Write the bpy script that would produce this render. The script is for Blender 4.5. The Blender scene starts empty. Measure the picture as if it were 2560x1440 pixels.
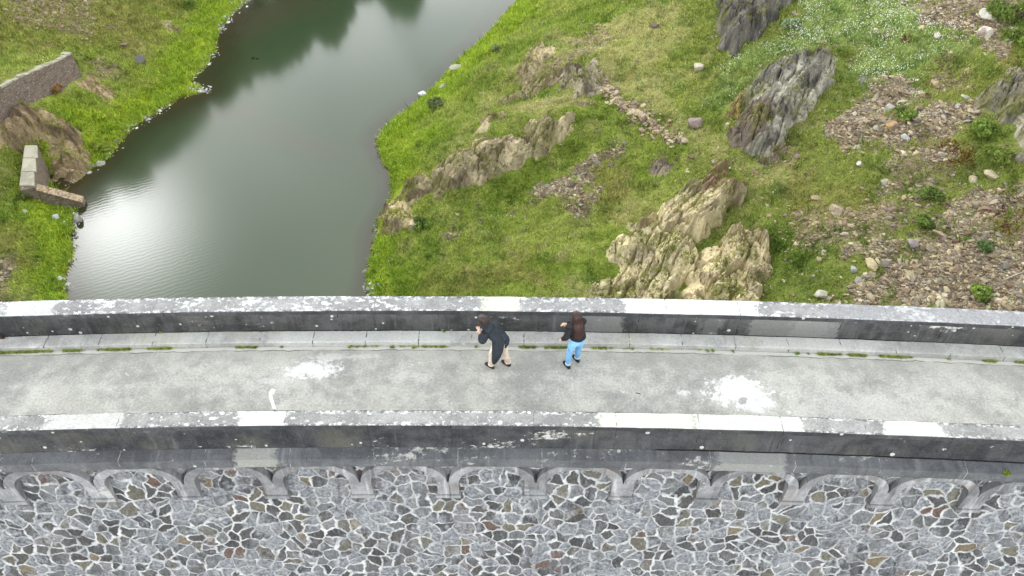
import bpy, bmesh, math, random
import numpy as np
from mathutils import Vector, Matrix
rad = math.radians
rng = np.random.default_rng(7)
random.seed(7)
SC = bpy.context.scene
COL = SC.collection

# ------------------------------------------------------------------ camera
CAMP = np.array([0.0, -10.4, 12.4]); PITCH = rad(44); ROLL = rad(0.55); FPX = 1900.0
_F = np.array([0, math.cos(PITCH), -math.sin(PITCH)])
_R0 = np.array([1.0, 0, 0]); _U0 = np.array([0, math.sin(PITCH), math.cos(PITCH)])
_R = math.cos(ROLL)*_R0 + math.sin(ROLL)*_U0
_U = math.cos(ROLL)*_U0 - math.sin(ROLL)*_R0
cam = bpy.data.cameras.new('camera'); cam_o = bpy.data.objects.new('camera', cam); COL.objects.link(cam_o)
cam.sensor_width = 36; cam.lens = FPX/2560*36; cam.clip_end = 6000; cam.clip_start = 0.1
M = Matrix.Identity(4)
for i in range(3):
    M[i][0] = _R[i]; M[i][1] = _U[i]; M[i][2] = -_F[i]; M[i][3] = CAMP[i]
cam_o.matrix_world = M
SC.camera = cam_o

# ------------------------------------------------------------------ light
SUN_EL = rad(34.5); SUN_AZ_LEFT = rad(34)       # sun veiled by cloud, ahead and to the left
sdir = np.array([-math.sin(SUN_AZ_LEFT)*math.cos(SUN_EL), math.cos(SUN_AZ_LEFT)*math.cos(SUN_EL), math.sin(SUN_EL)])
sun = bpy.data.lights.new('sun', 'SUN'); sun.energy = 0.5; sun.angle = rad(46); sun.color = (1, .965, .91)
sun_o = bpy.data.objects.new('sun', sun); COL.objects.link(sun_o)
sun_o.location = (-20, 30, 40)
sun_o.rotation_euler = Vector(sdir).to_track_quat('Z', 'Y').to_euler()
W = bpy.data.worlds.new('World'); SC.world = W; W.use_nodes = True
wt = W.node_tree; wt.nodes.clear()
SKY_STRENGTH = 0.15
def wn(t, **k):
    n = wt.nodes.new(t)
    for a, b in k.items(): setattr(n, a, b)
    return n
w_out = wn('ShaderNodeOutputWorld'); w_bg = wn('ShaderNodeBackground'); w_bg.inputs[1].default_value = SKY_STRENGTH
w_sky = wn('ShaderNodeTexSky', sky_type='NISHITA', sun_disc=False, sun_elevation=SUN_EL, sun_rotation=-SUN_AZ_LEFT)
w_tc = wn('ShaderNodeTexCoord'); w_map = wn('ShaderNodeMapping'); w_map.inputs['Scale'].default_value = (1, 1, 2.2)
w_no = wn('ShaderNodeTexNoise'); w_no.inputs['Scale'].default_value = 1.9; w_no.inputs['Detail'].default_value = 6
w_rp = wn('ShaderNodeValToRGB')
w_rp.color_ramp.elements[0].position = .40; w_rp.color_ramp.elements[0].color = (5.0, 5.8, 6.8, 1)
w_rp.color_ramp.elements[1].position = .60; w_rp.color_ramp.elements[1].color = (16, 16.3, 16.6, 1)
w_mx = wn('ShaderNodeMix', data_type='RGBA'); w_mx.inputs['Factor'].default_value = .9
w_dot = wn('ShaderNodeVectorMath', operation='DOT_PRODUCT'); w_dot.inputs[1].default_value = tuple(sdir)
w_cl = wn('ShaderNodeMath', operation='MAXIMUM'); w_cl.inputs[1].default_value = 0
w_pw = wn('ShaderNodeMath', operation='POWER'); w_pw.inputs[1].default_value = 420
w_ml = wn('ShaderNodeMath', operation='MULTIPLY'); w_ml.inputs[1].default_value = 125
w_add = wn('ShaderNodeVectorMath', operation='ADD')
L = wt.links.new
L(w_tc.outputs['Generated'], w_map.inputs[0]); L(w_map.outputs[0], w_no.inputs['Vector']); L(w_no.outputs[0], w_rp.inputs[0])
L(w_sky.outputs[0], w_mx.inputs['A']); L(w_rp.outputs[0], w_mx.inputs['B'])
L(w_tc.outputs['Generated'], w_dot.inputs[0]); L(w_dot.outputs['Value'], w_cl.inputs[0]); L(w_cl.outputs[0], w_pw.inputs[0]); L(w_pw.outputs[0], w_ml.inputs[0])
w_pb = wn('ShaderNodeMath', operation='POWER'); w_pb.inputs[1].default_value = 5
w_mb = wn('ShaderNodeMath', operation='MULTIPLY_ADD'); w_mb.inputs[1].default_value = 6
L(w_cl.outputs[0], w_pb.inputs[0]); L(w_pb.outputs[0], w_mb.inputs[0]); L(w_ml.outputs[0], w_mb.inputs[2])   # broad bright cloud round the veiled sun
w_sp = wn('ShaderNodeSeparateXYZ'); w_hz = wn('ShaderNodeMath', operation='SUBTRACT'); w_hz.inputs[0].default_value = 1; w_hp = wn('ShaderNodeMath', operation='POWER'); w_hp.inputs[1].default_value = 4
w_hm = wn('ShaderNodeMath', operation='MULTIPLY_ADD'); w_hm.inputs[1].default_value = 75; w_ab = wn('ShaderNodeMath', operation='ABSOLUTE')
L(w_tc.outputs['Generated'], w_sp.inputs[0]); L(w_sp.outputs[2], w_ab.inputs[0]); L(w_ab.outputs[0], w_hz.inputs[1]); L(w_hz.outputs[0], w_hp.inputs[0]); L(w_hp.outputs[0], w_hm.inputs[0]); L(w_mb.outputs[0], w_hm.inputs[2])   # thinner, brighter cloud towards the skyline
L(w_mx.outputs['Result'], w_add.inputs[0]); L(w_hm.outputs[0], w_add.inputs[1])
L(w_add.outputs[0], w_bg.inputs[0]); L(w_bg.outputs[0], w_out.inputs[0])
SC.view_settings.view_transform = 'Standard'; SC.view_settings.look = 'None'
SC.view_settings.exposure = 0.08; SC.view_settings.gamma = 1
SC.cycles.max_bounces = 6; SC.cycles.transparent_max_bounces = 6

# ------------------------------------------------------------------ tools
def un(px, py, z):
    """point at height z seen at a photograph pixel"""
    d = _F + (px-1280)/FPX*_R - (py-720)/FPX*_U
    return CAMP + d*(z-CAMP[2])/d[2]
def proj(P):
    d = np.asarray(P, float) - CAMP; t = d@_F
    return 1280+FPX*(d@_R)/t, 720-FPX*(d@_U)/t, t
def tag(o, label=None, cat=None, group=None, kind=None):
    if label: o['label'] = label
    if cat: o['category'] = cat
    if group: o['group'] = group
    if kind: o['kind'] = kind
    return o
def empty(name, loc=(0, 0, 0)):
    o = bpy.data.objects.new(name, None); COL.objects.link(o); o.location = loc; o.empty_display_size = .2; return o
def link(name, me, mats=(), parent=None):
    o = bpy.data.objects.new(name, me); COL.objects.link(o)
    if not isinstance(mats, (list, tuple)): mats = [mats]
    for m in mats: me.materials.append(m)
    if parent is not None: o.parent = parent
    return o
def np_mesh(name, V, Fc, colors=None, smooth=False, mat_idx=None, uv=None, attrs=None):
    """V (n,3), Fc (m,k) all faces the same k"""
    V = np.asarray(V, np.float32); Fc = np.asarray(Fc, np.int32)
    me = bpy.data.meshes.new(name); n, (m, k) = len(V), Fc.shape
    me.vertices.add(n); me.vertices.foreach_set('co', V.ravel())
    me.loops.add(m*k); me.loops.foreach_set('vertex_index', Fc.ravel())
    me.polygons.add(m); me.polygons.foreach_set('loop_start', np.arange(0, m*k, k, dtype=np.int32))
    try: me.polygons.foreach_set('loop_total', np.full(m, k, np.int32))
    except Exception: pass
    me.polygons.foreach_set('use_smooth', np.full(m, bool(smooth)))
    if mat_idx is not None: me.polygons.foreach_set('material_index', np.asarray(mat_idx, np.int32))
    me.update(calc_edges=True)
    if colors is not None:
        a = me.color_attributes.new('Col', 'FLOAT_COLOR', 'POINT')
        c = np.ones((n, 4), np.float32); c[:, :3] = colors; a.data.foreach_set('color', c.ravel())
    for nm, val in (attrs or {}).items():
        a = me.attributes.new(nm, 'FLOAT', 'POINT'); a.data.foreach_set('value', np.asarray(val, np.float32))
    if uv is not None:
        l = me.uv_layers.new(name='UVMap'); l.data.foreach_set('uv', np.asarray(uv, np.float32)[Fc.ravel()].ravel())
    return me
class MB:
    """collects faces (any size) into one mesh"""
    def __init__(s): s.v = []; s.f = []; s.mi = []; s.uv = []
    def add(s, V, Fc, mi=0):
        b = len(s.v); s.v += [tuple(map(float, p)) for p in V]
        for f in Fc: s.f.append([b+i for i in f]); s.mi.append(mi)
    def build(s, name, mats, parent=None, smooth=False, bevel=0):
        me = bpy.data.meshes.new(name); me.from_pydata(s.v, [], s.f); me.update()
        for p, i in zip(me.polygons, s.mi): p.material_index = i; p.use_smooth = smooth
        bm = bmesh.new(); bm.from_mesh(me); bmesh.ops.recalc_face_normals(bm, faces=bm.faces)
        if bevel: bmesh.ops.bevel(bm, geom=[e for e in bm.edges], offset=bevel, segments=1, affect='EDGES', clamp_overlap=True)
        bm.to_mesh(me); bm.free()
        return link(name, me, mats, parent)
# numpy noise
def _hash(ix, iy, seed):
    h = (ix.astype(np.int64)*374761393 + iy.astype(np.int64)*668265263 + seed*974634737) & 0xffffffff
    h = ((h ^ (h >> 13))*1274126177) & 0xffffffff
    h = (h ^ (h >> 16)) & 0xffffffff
    return h/4294967295.0
def vnoise(x, y, seed=0):
    ix = np.floor(x); iy = np.floor(y); fx = x-ix; fy = y-iy
    u = fx*fx*fx*(fx*(fx*6-15)+10); v = fy*fy*fy*(fy*(fy*6-15)+10)
    a = _hash(ix, iy, seed); b = _hash(ix+1, iy, seed); c = _hash(ix, iy+1, seed); d = _hash(ix+1, iy+1, seed)
    return (a*(1-u)+b*u)*(1-v) + (c*(1-u)+d*u)*v
def fbm(x, y, seed=0, oct=4, gain=.5):
    s = 0; a = 1; t = 0
    for i in range(oct):
        s = s + a*vnoise(x*2**i+i*17.3, y*2**i+i*9.1, seed+i); t += a; a *= gain
    return s/t
def voro(x, y, seed=0):
    """nearest and second distance, id-hash and seed offset"""
    ix = np.floor(x); iy = np.floor(y)
    d1 = np.full(x.shape, 9.0); d2 = np.full(x.shape, 9.0); idh = np.zeros(x.shape); sx = np.zeros(x.shape); sy = np.zeros(x.shape); id2 = np.zeros(x.shape)
    for dx in (-1, 0, 1):
        for dy in (-1, 0, 1):
            cx = ix+dx; cy = iy+dy
            px = cx+_hash(cx, cy, seed); py = cy+_hash(cx, cy, seed+1)
            d = np.hypot(px-x, py-y); m = d < d1
            d2 = np.where(m, d1, np.minimum(d2, d)); d1 = np.where(m, d, d1)
            idh = np.where(m, _hash(cx, cy, seed+2), idh); id2 = np.where(m, _hash(cx, cy, seed+3), id2)
            sx = np.where(m, px, sx); sy = np.where(m, py, sy)
    return d1, d2, idh, id2, sx, sy
def sdist(poly, X, Y):
    """signed distance to a polygon, positive inside"""
    P = np.asarray(poly, float); d = np.full(X.shape, 1e9); ins = np.zeros(X.shape, bool)
    for (x0, y0), (x1, y1) in zip(P, np.roll(P, -1, 0)):
        ex, ey = x1-x0, y1-y0; wx, wy = X-x0, Y-y0
        t = np.clip((wx*ex+wy*ey)/(ex*ex+ey*ey+1e-12), 0, 1)
        d = np.minimum(d, (wx-ex*t)**2+(wy-ey*t)**2)
        c = ((y0 <= Y) & (y1 > Y)) | ((y1 <= Y) & (y0 > Y))
        xs = x0+(Y-y0)/(y1-y0 if y1 != y0 else 1e-9)*ex
        ins ^= c & (X < xs)
    d = np.sqrt(d); return np.where(ins, d, -d)
def pdist(line, X, Y):
    d = np.full(X.shape, 1e9)
    for (x0, y0), (x1, y1) in zip(line[:-1], line[1:]):
        ex, ey = x1-x0, y1-y0; t = np.clip(((X-x0)*ex+(Y-y0)*ey)/(ex*ex+ey*ey+1e-12), 0, 1)
        d = np.minimum(d, np.hypot(X-x0-ex*t, Y-y0-ey*t))
    return d
def smooth(a, b, x):
    t = np.clip((x-a)/(b-a), 0, 1); return t*t*(3-2*t)

# ------------------------------------------------------------------ materials
class NT:
    def __init__(s, name):
        s.m = bpy.data.materials.new(name); s.m.use_nodes = True; s.t = s.m.node_tree
        s.b = s.t.nodes['Principled BSDF']; s.o = s.t.nodes['Material Output']
    def n(s, typ, ins=None, **props):
        n = s.t.nodes.new('ShaderNode'+typ)
        for k, v in props.items(): setattr(n, k, v)
        for k, v in (ins or {}).items(): s.set(n.inputs[k], v)
        return n
    def set(s, sock, v):
        if isinstance(v, bpy.types.NodeSocket): s.t.links.new(v, sock)
        elif isinstance(v, bpy.types.Node): s.t.links.new(v.outputs[0], sock)
        else:
            if isinstance(v, (tuple, list)) and len(v) == 3 and sock.type == 'RGBA': v = (*v, 1)
            sock.default_value = v
    def math(s, op, a, b=0.0, c=None, clamp=False):
        n = s.n('Math', operation=op, use_clamp=clamp); s.set(n.inputs[0], a); s.set(n.inputs[1], b)
        if c is not None: s.set(n.inputs[2], c)
        return n.outputs[0]
    def noise(s, vec, scale, detail=4, rough=.55, dist=0, out=0):
        return s.n('TexNoise', {'Vector': vec, 'Scale': scale, 'Detail': detail, 'Roughness': rough, 'Distortion': dist}).outputs[out]
    def mapping(s, vec, scale=(1, 1, 1), rot=(0, 0, 0), loc=(0, 0, 0)):
        return s.n('Mapping', {'Vector': vec, 'Scale': scale, 'Rotation': rot, 'Location': loc}).outputs[0]
    def ss(s, x, a, b):
        return s.n('MapRange', {'Value': x, 'From Min': a, 'From Max': b, 'To Min': 0.0, 'To Max': 1.0}, interpolation_type='SMOOTHSTEP').outputs[0]
    def mix(s, f, a, b, mode='MIX'):
        n = s.n('Mix', data_type='RGBA', blend_type=mode); s.set(n.inputs[0], f); s.set(n.inputs[6], a); s.set(n.inputs[7], b); return n.outputs[2]
    def ramp(s, x, stops, const=False):
        n = s.n('ValToRGB', {'Fac': x}); cr = n.color_ramp
        if const: cr.interpolation = 'CONSTANT'
        while len(cr.elements) < len(stops): cr.elements.new(.5)
        for e, (p, c) in zip(cr.elements, stops): e.position = p; e.color = (*c, 1)
        return n.outputs[0]
    def bump(s, h, strength=.4, dist=.05):
        s.set(s.b.inputs['Normal'], s.n('Bump', {'Height': h, 'Strength': strength, 'Distance': dist}))
    def fin(s, color, rough=.9, spec=.2):
        s.set(s.b.inputs['Base Color'], color); s.set(s.b.inputs['Roughness'], rough); s.b.inputs['Specular IOR Level'].default_value = spec
        return s.m
def simple(name, c, rough=.85, var=.25, scale=9, spec=.25, bump=0):
    t = NT(name); tc = t.n('TexCoord').outputs['Object']
    n = t.noise(tc, scale, 5)
    lo = tuple(x*(1-var) for x in c); hi = tuple(min(1, x*(1+var)) for x in c)
    if bump: t.bump(n, bump, .03)
    return t.fin(t.mix(t.ss(n, .3, .7), lo, hi), rough, spec)
def vcol(name, rough=.95, fine=.35, scale=6, bump=.5, bdist=.06, spec=.1, transl=0):
    """colour from the mesh's own Col attribute with fine variation"""
    t = NT(name); c = t.n('Attribute', attribute_name='Col').outputs['Color']; P = t.n('NewGeometry').outputs['Position']
    n = t.noise(P, scale, 6, .65)
    k = t.n('MapRange', {'Value': n, 'From Min': .25, 'From Max': .75, 'To Min': 1-fine, 'To Max': 1+fine}).outputs[0]
    col = t.n('VectorMath', {0: c}, operation='SCALE'); t.set(col.inputs['Scale'], k)
    if bump: t.bump(n, bump, bdist)
    t.fin(col.outputs[0], rough, spec)
    if transl:
        tr = t.n('BsdfTranslucent', {'Color': col.outputs[0]}); mx = t.n('MixShader', {0: transl, 1: t.b.outputs[0], 2: tr.outputs[0]})
        t.set(t.o.inputs['Surface'], mx)
    return t.m

def concrete(name, dark, light, lichen=.5, lich_col=(.72, .72, .68), streak=0, spots=.3, patches=(), joint=None, speck=.3, seed=0.0, vband=None, tint=None, blobs=(), fine=26, grain=.16, edge_v=None, gap=None, gapw=.03, vline=None):
    """weathered concrete: UV in metres (u along the dam, v round the section)"""
    t = NT(name); uv = t.n('UVMap').outputs[0]; p = t.mapping(uv, loc=(seed*3.7, seed*1.9, seed))
    sep = t.n('SeparateXYZ', {0: uv}); u = sep.outputs[0]; v = sep.outputs[1]
    big = t.noise(p, .7, 4, .6); mid = t.noise(p, 3.2, 6, .65); fin_ = t.noise(p, fine, 5, .7)
    k = t.math('ADD', t.math('MULTIPLY', big, .45), t.math('ADD', t.math('MULTIPLY', mid, .35), t.math('MULTIPLY', fin_, .2)))
    c = t.mix(t.ss(k, .41, .60), dark, light)
    if edge_v:      # white crust gathering along the arrises
        ev = t.math('MINIMUM', t.math('ABSOLUTE', t.math('SUBTRACT', v, edge_v[0])), t.math('ABSOLUTE', t.math('SUBTRACT', v, edge_v[1])))
        em = t.math('ADD', t.math('MULTIPLY', t.ss(ev, .13, 0.0), .10), t.noise(t.mapping(p, scale=(1.3, 1.6, 1)), 6, 8, .75))
        c = t.mix(t.math('MULTIPLY', t.ss(em, .575, .65), .85), c, lich_col)
        dk = t.math('ADD', t.math('MULTIPLY', t.ss(ev, .12, 0.0), .2), t.noise(t.mapping(p, loc=(7, 2, 1)), 8, 7, .75))
        c = t.mix(t.math('MULTIPLY', t.ss(dk, .66, .72), .7), c, tuple(x*.35 for x in dark))
    if tint: c = t.mix(t.math('MULTIPLY', t.ss(t.noise(t.mapping(p, loc=(9, 4, 2)), .9, 4), .5, .7), .6), c, tint)
    if streak:
        st = t.noise(t.mapping(p, scale=(5, .5, 1)), 1.0, 5, .7)
        c = t.mix(t.math('MULTIPLY', t.ss(st, .52, .72), streak), c, tuple(min(1, x*2.1) for x in light))
        st2 = t.noise(t.mapping(p, scale=(7, .4, 1), loc=(5, 3, 0)), 1.0, 4, .7)
        c = t.mix(t.math('MULTIPLY', t.ss(st2, .52, .7), streak), c, tuple(x*.5 for x in dark))
    if lichen:
        reg = t.noise(t.mapping(p, scale=(.6, 1.2, 1), loc=(2, 7, 0)), 1.1, 3, .6)
        det = t.noise(t.mapping(p, scale=(.8, 1.1, 1)), 9, 7, .7)
        m = t.math('ADD', t.math('MULTIPLY', reg, .55), t.math('MULTIPLY', det, .45))
        c = t.mix(t.math('MULTIPLY', t.ss(m, .60-.1*lichen, .66-.1*lichen), .9), c, lich_col)
    for (u0, u1, v0, v1, col, amt) in patches:
        w = t.math('MULTIPLY', t.math('SUBTRACT', t.noise(p, 5, 7, .75), .5), .9)
        uu = t.math('ADD', u, w); vv = t.math('ADD', v, t.math('MULTIPLY', w, .5))
        m = t.math('MULTIPLY', t.math('MULTIPLY', t.ss(uu, u0-.05, u0+.05), t.ss(uu, u1+.05, u1-.05)), t.math('MULTIPLY', t.ss(vv, v0-.03, v0+.03), t.ss(vv, v1+.03, v1-.03)))
        c = t.mix(t.math('MULTIPLY', m, amt), c, col)
    for (uc, vc, ru, rv, col, amt) in blobs:
        a = t.math('DIVIDE', t.math('SUBTRACT', u, uc), ru); b = t.math('DIVIDE', t.math('SUBTRACT', v, vc), rv)
        r = t.math('SQRT', t.math('ADD', t.math('MULTIPLY', a, a), t.math('MULTIPLY', b, b)))
        nn = t.math('ADD', t.math('MULTIPLY', t.math('SUBTRACT', t.noise(p, 4.6, 9, .76), .5), 3.6), r)
        c = t.mix(t.math('MULTIPLY', t.math('MULTIPLY', t.ss(nn, 1.12, .5), amt), t.ss(t.math('ADD', t.noise(p, 21, 4, .8), t.math('MULTIPLY', t.ss(nn, 1.0, .3), .25)), .40, .60)), c, col)
    if spots:
        vo = t.n('TexVoronoi', {'Vector': p, 'Scale': 5.5}); rr = t.n('SeparateColor', {0: vo.outputs['Color']}).outputs[0]
        rad_ = t.math('MULTIPLY', t.math('SUBTRACT', rr, 1-spots), .55/spots*.5)
        m = t.ss(t.math('SUBTRACT', rad_, t.math('ADD', vo.outputs['Distance'], t.math('MULTIPLY', t.math('SUBTRACT', fin_, .5), .12))), 0, .05)
        if vband: m = t.math('MULTIPLY', m, t.ss(t.math('ADD', v, t.math('MULTIPLY', mid, .2)), vband[0], vband[1]))
        c = t.mix(t.math('MULTIPLY', m, .85), c, lich_col)
    if speck:
        sp = t.noise(t.mapping(p, loc=(1, 1, 5)), 42, 4, .6)
        c = t.mix(t.math('MULTIPLY', t.ss(sp, .60, .70), speck), c, tuple(x*.45 for x in dark))
    if joint:
        per, off, wd, jc = joint
        uj = t.math('ADD', u, t.math('MULTIPLY', t.math('SUBTRACT', t.noise(p, 8, 4), .5), .05))
        q = t.math('ABSOLUTE', t.math('SUBTRACT', t.math('FRACT', t.math('DIVIDE', t.math('ADD', uj, off), per)), .5))
        m = t.ss(q, wd/per, wd/per*.35)
        m = t.math('MULTIPLY', m, t.ss(t.noise(t.mapping(p, scale=(.8, 3, 1)), 2.6, 3), .42, .6))
        c = t.mix(m, c, jc)
    gr = t.noise(t.mapping(p, loc=(4, 4, 4)), 19, 4, .75)
    g_ = t.n('MapRange', {'Value': gr, 'From Min': .3, 'From Max': .7, 'To Min': .76*(1-grain), 'To Max': .76*(1+grain)}).outputs[0]
    sc_ = t.n('VectorMath', {0: c}, operation='SCALE'); t.set(sc_.inputs['Scale'], g_); c = sc_.outputs[0]
    if vline:      # wavering crack along the road edge, paler grit between it and the kerb
        vw = t.math('ADD', v, t.math('MULTIPLY', t.math('SUBTRACT', t.noise(t.mapping(p, scale=(1, 0, 0)), 2.2, 6, .65), .5), .16))
        q = t.math('ABSOLUTE', t.math('SUBTRACT', vw, vline)); lm = t.math('MULTIPLY', t.ss(q, .016, .006), t.ss(t.noise(t.mapping(p, scale=(1, 0, 0), loc=(3, 0, 0)), .9, 4), .40, .55))
        c = t.mix(t.math('MULTIPLY', t.ss(vw, vline-.55, vline-.05), .35), c, tuple(x*.62 for x in light))
        c = t.mix(t.math('MULTIPLY', t.ss(vw, vline, vline+.02), .6), c, tuple(x*.95 for x in light)); c = t.mix(t.math('MULTIPLY', lm, .8), c, (.06, .06, .055))
    if gap:
        gm_ = t.math('MULTIPLY', t.ss(u, gap-.05, gap+.1), t.ss(t.math('ADD', v, t.math('MULTIPLY', t.math('SUBTRACT', t.noise(p, 9, 5, .7), .5), gapw*1.7)), gapw*1.5, gapw))
        c = t.mix(gm_, c, (.006, .006, .006))
    t.bump(t.math('ADD', t.math('MULTIPLY', mid, .6), t.math('ADD', fin_, gr)), .4, .02)
    return t.fin(c, .93, .15)

# ------------------------------------------------------------------ the dam (sections swept along a wide arc)
RD = 197.0
def arc(s, off, z):
    a = s/RD
    return ((RD+off)*math.sin(a), -RD+(RD+off)*math.cos(a), z)
def s_of(px, py, z):
    p = un(px, py, z); return RD*math.atan2(p[0], p[1]+RD)
S0, S1 = -46.0, 46.0
def sweep(name, prof, mats, seg_mats, parent=None, closed=True, ds=.14, jit=.006, s0=S0, s1=S1, seed=3, vflip=None):
    ns = int((s1-s0)/ds)+1; S = np.linspace(s0, s1, ns); P = np.array(prof, float); k = len(P)
    if closed: P2 = np.vstack([P, P[:1]])
    else: P2 = P
    per = np.concatenate([[0], np.cumsum(np.hypot(*np.diff(P2, axis=0).T))])
    V = []; UV = []; Fc = []; MI = []
    kk = len(P2)
    for j in range(kk):
        jj = j % k if closed else j
        do = (fbm(S*1.3, S*0+jj*5.1, seed, 4)-.5)*jit*2 + (vnoise(S*9, S*0+jj*3.3, seed+9)-.5)*jit
        dz = (fbm(S*1.1, S*0+jj*7.7, seed+5, 4)-.5)*jit*2
        off = P2[j, 0]+do; z = P2[j, 1]+dz; a = S/RD
        V.append(np.stack([(RD+off)*np.sin(a), -RD+(RD+off)*np.cos(a), z], 1)); UV.append(np.stack([S, np.full(ns, per[j])], 1))
    V = np.vstack(V); UV = np.vstack(UV)
    idx = np.arange(kk*ns).reshape(kk, ns)
    for j in range(kk-1):
        q = np.stack([idx[j, :-1], idx[j, 1:], idx[j+1, 1:], idx[j+1, :-1]], 1); Fc.append(q); MI += [seg_mats[j]]*len(q)
    me = np_mesh(name, V, np.vstack(Fc), mat_idx=MI, uv=UV)
    bm = bmesh.new(); bm.from_mesh(me)
    if closed: bmesh.ops.remove_doubles(bm, verts=bm.verts, dist=1e-5); bmesh.ops.holes_fill(bm, edges=[e for e in bm.edges if e.is_boundary], sides=60)
    bmesh.ops.recalc_face_normals(bm, faces=bm.faces); bm.to_mesh(me); bm.free()
    return link(name, me, mats, parent)

WHITE = (.80, .80, .77); CREAM = (.66, .66, .56)
ux = lambda px, py=1045, z=.75: s_of(px, py, z)
m_road = concrete('road_surface', vline=2.29, dark=(.33, .327, .30), light=(.56, .55, .49), lichen=.02, streak=0, spots=0, speck=.6, grain=.24, seed=1, tint=(.46, .45, .40),
    blobs=[(s_of(1835, 940, 0), 1.27, .72, .42, (.88, .88, .86), 1), (s_of(1870, 975, 0), 1.05, .45, .35, (.80, .80, .78), .8), (s_of(790, 900, 0), 1.75, .62, .27, (.82, .82, .80), .95),
           (s_of(680, 945, 0), 1.45, .45, .10, (.62, .62, .58), .5), (s_of(820, 885, 0), 2.1, .5, .14, (.74, .74, .7), .7), (s_of(915, 880, 0), 2.1, .35, .09, (.70, .70, .66), .6), (s_of(2130, 950, 0), .95, 1.5, .5, (.58, .575, .53), .55),
           (s_of(1700, 935, 0), 1.2, .2, .1, (.7, .7, .67), .8), (s_of(2330, 890, 0), 1.7, 1.2, .3, (.52, .51, .47), .5), (s_of(1846, 962, 0), 1.06, .12, .1, (.36, .36, .34), .9)])
m_kerb = concrete('kerb_concrete', (.42, .42, .395), (.66, .66, .62), lichen=.15, lich_col=(.68, .68, .64), streak=.2, spots=.08, speck=.25, seed=2, joint=(1.14, .3, .016, (.13, .13, .11)), tint=(.58, .56, .46),
    patches=[(s_of(700, 845, .13), s_of(1130, 845, .13), -1, 5, (.66, .67, .63), .7), (s_of(1900, 850, .13), s_of(2120, 850, .13), -1, 5, (.62, .62, .58), .6)])
m_cap = concrete('coping_top', (.23, .23, .22), (.37, .37, .35), edge_v=(.10, .45), grain=.22, lichen=.5, lich_col=WHITE, spots=.35, speck=.7, seed=3, joint=(1.56, .35, .012, (.17, .17, .15)),
    patches=[(ux(600), ux(715), -1, 9, (.72, .72, .67), .9), (ux(1495), ux(1730), -1, 9, CREAM, .8), (ux(1735), ux(2000), -1, 9, (.68, .69, .62), .7), (ux(2200), ux(2345), -1, 9, (.66, .67, .62), .75), (ux(120), ux(310), -1, 9, (.66, .67, .62), .55)])
m_cap_far = concrete('far_coping_top', (.23, .23, .225), (.36, .36, .35), edge_v=(.10, .55), grain=.22, lichen=.5, lich_col=WHITE, spots=.3, speck=.4, seed=4.2, joint=(1.56, .6, .012, (.17, .17, .15)),
    patches=[(ux(1210, 760), ux(1300, 760), -1, 9, CREAM, .8), (ux(1560, 760), ux(1890, 760), -1, 9, (.74, .74, .70), .8), (ux(20, 765), ux(140, 765), -1, 9, (.66, .68, .64), .6), (ux(2060, 765), ux(2600, 765), -1, 9, (.30, .30, .305), .6)])
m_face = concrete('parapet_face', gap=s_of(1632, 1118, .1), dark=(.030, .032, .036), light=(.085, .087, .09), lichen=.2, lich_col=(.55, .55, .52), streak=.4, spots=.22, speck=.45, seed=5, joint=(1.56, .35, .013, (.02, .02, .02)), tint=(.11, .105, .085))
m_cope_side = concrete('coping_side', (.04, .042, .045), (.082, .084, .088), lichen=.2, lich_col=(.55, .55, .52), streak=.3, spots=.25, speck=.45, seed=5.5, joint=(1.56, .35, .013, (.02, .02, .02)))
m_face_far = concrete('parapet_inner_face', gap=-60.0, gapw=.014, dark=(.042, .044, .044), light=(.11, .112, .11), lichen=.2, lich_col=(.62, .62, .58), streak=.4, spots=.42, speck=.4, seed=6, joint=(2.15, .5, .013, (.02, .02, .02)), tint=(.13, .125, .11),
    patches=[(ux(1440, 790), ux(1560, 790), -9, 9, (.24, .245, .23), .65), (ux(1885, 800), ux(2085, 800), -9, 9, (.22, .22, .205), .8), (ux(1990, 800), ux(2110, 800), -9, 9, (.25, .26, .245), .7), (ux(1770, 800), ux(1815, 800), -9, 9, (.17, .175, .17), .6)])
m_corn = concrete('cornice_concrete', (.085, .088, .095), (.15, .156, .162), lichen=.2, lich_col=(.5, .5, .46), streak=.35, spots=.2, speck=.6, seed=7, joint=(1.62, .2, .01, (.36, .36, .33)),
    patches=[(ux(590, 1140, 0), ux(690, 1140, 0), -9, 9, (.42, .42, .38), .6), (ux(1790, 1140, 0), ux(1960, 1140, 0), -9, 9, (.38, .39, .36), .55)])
m_arch = concrete('arch_concrete', (.16, .164, .172), (.35, .355, .365), lichen=.2, lich_col=(.5, .5, .49), streak=.6, spots=.05, speck=.35, seed=8, tint=(.26, .23, .21))

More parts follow.
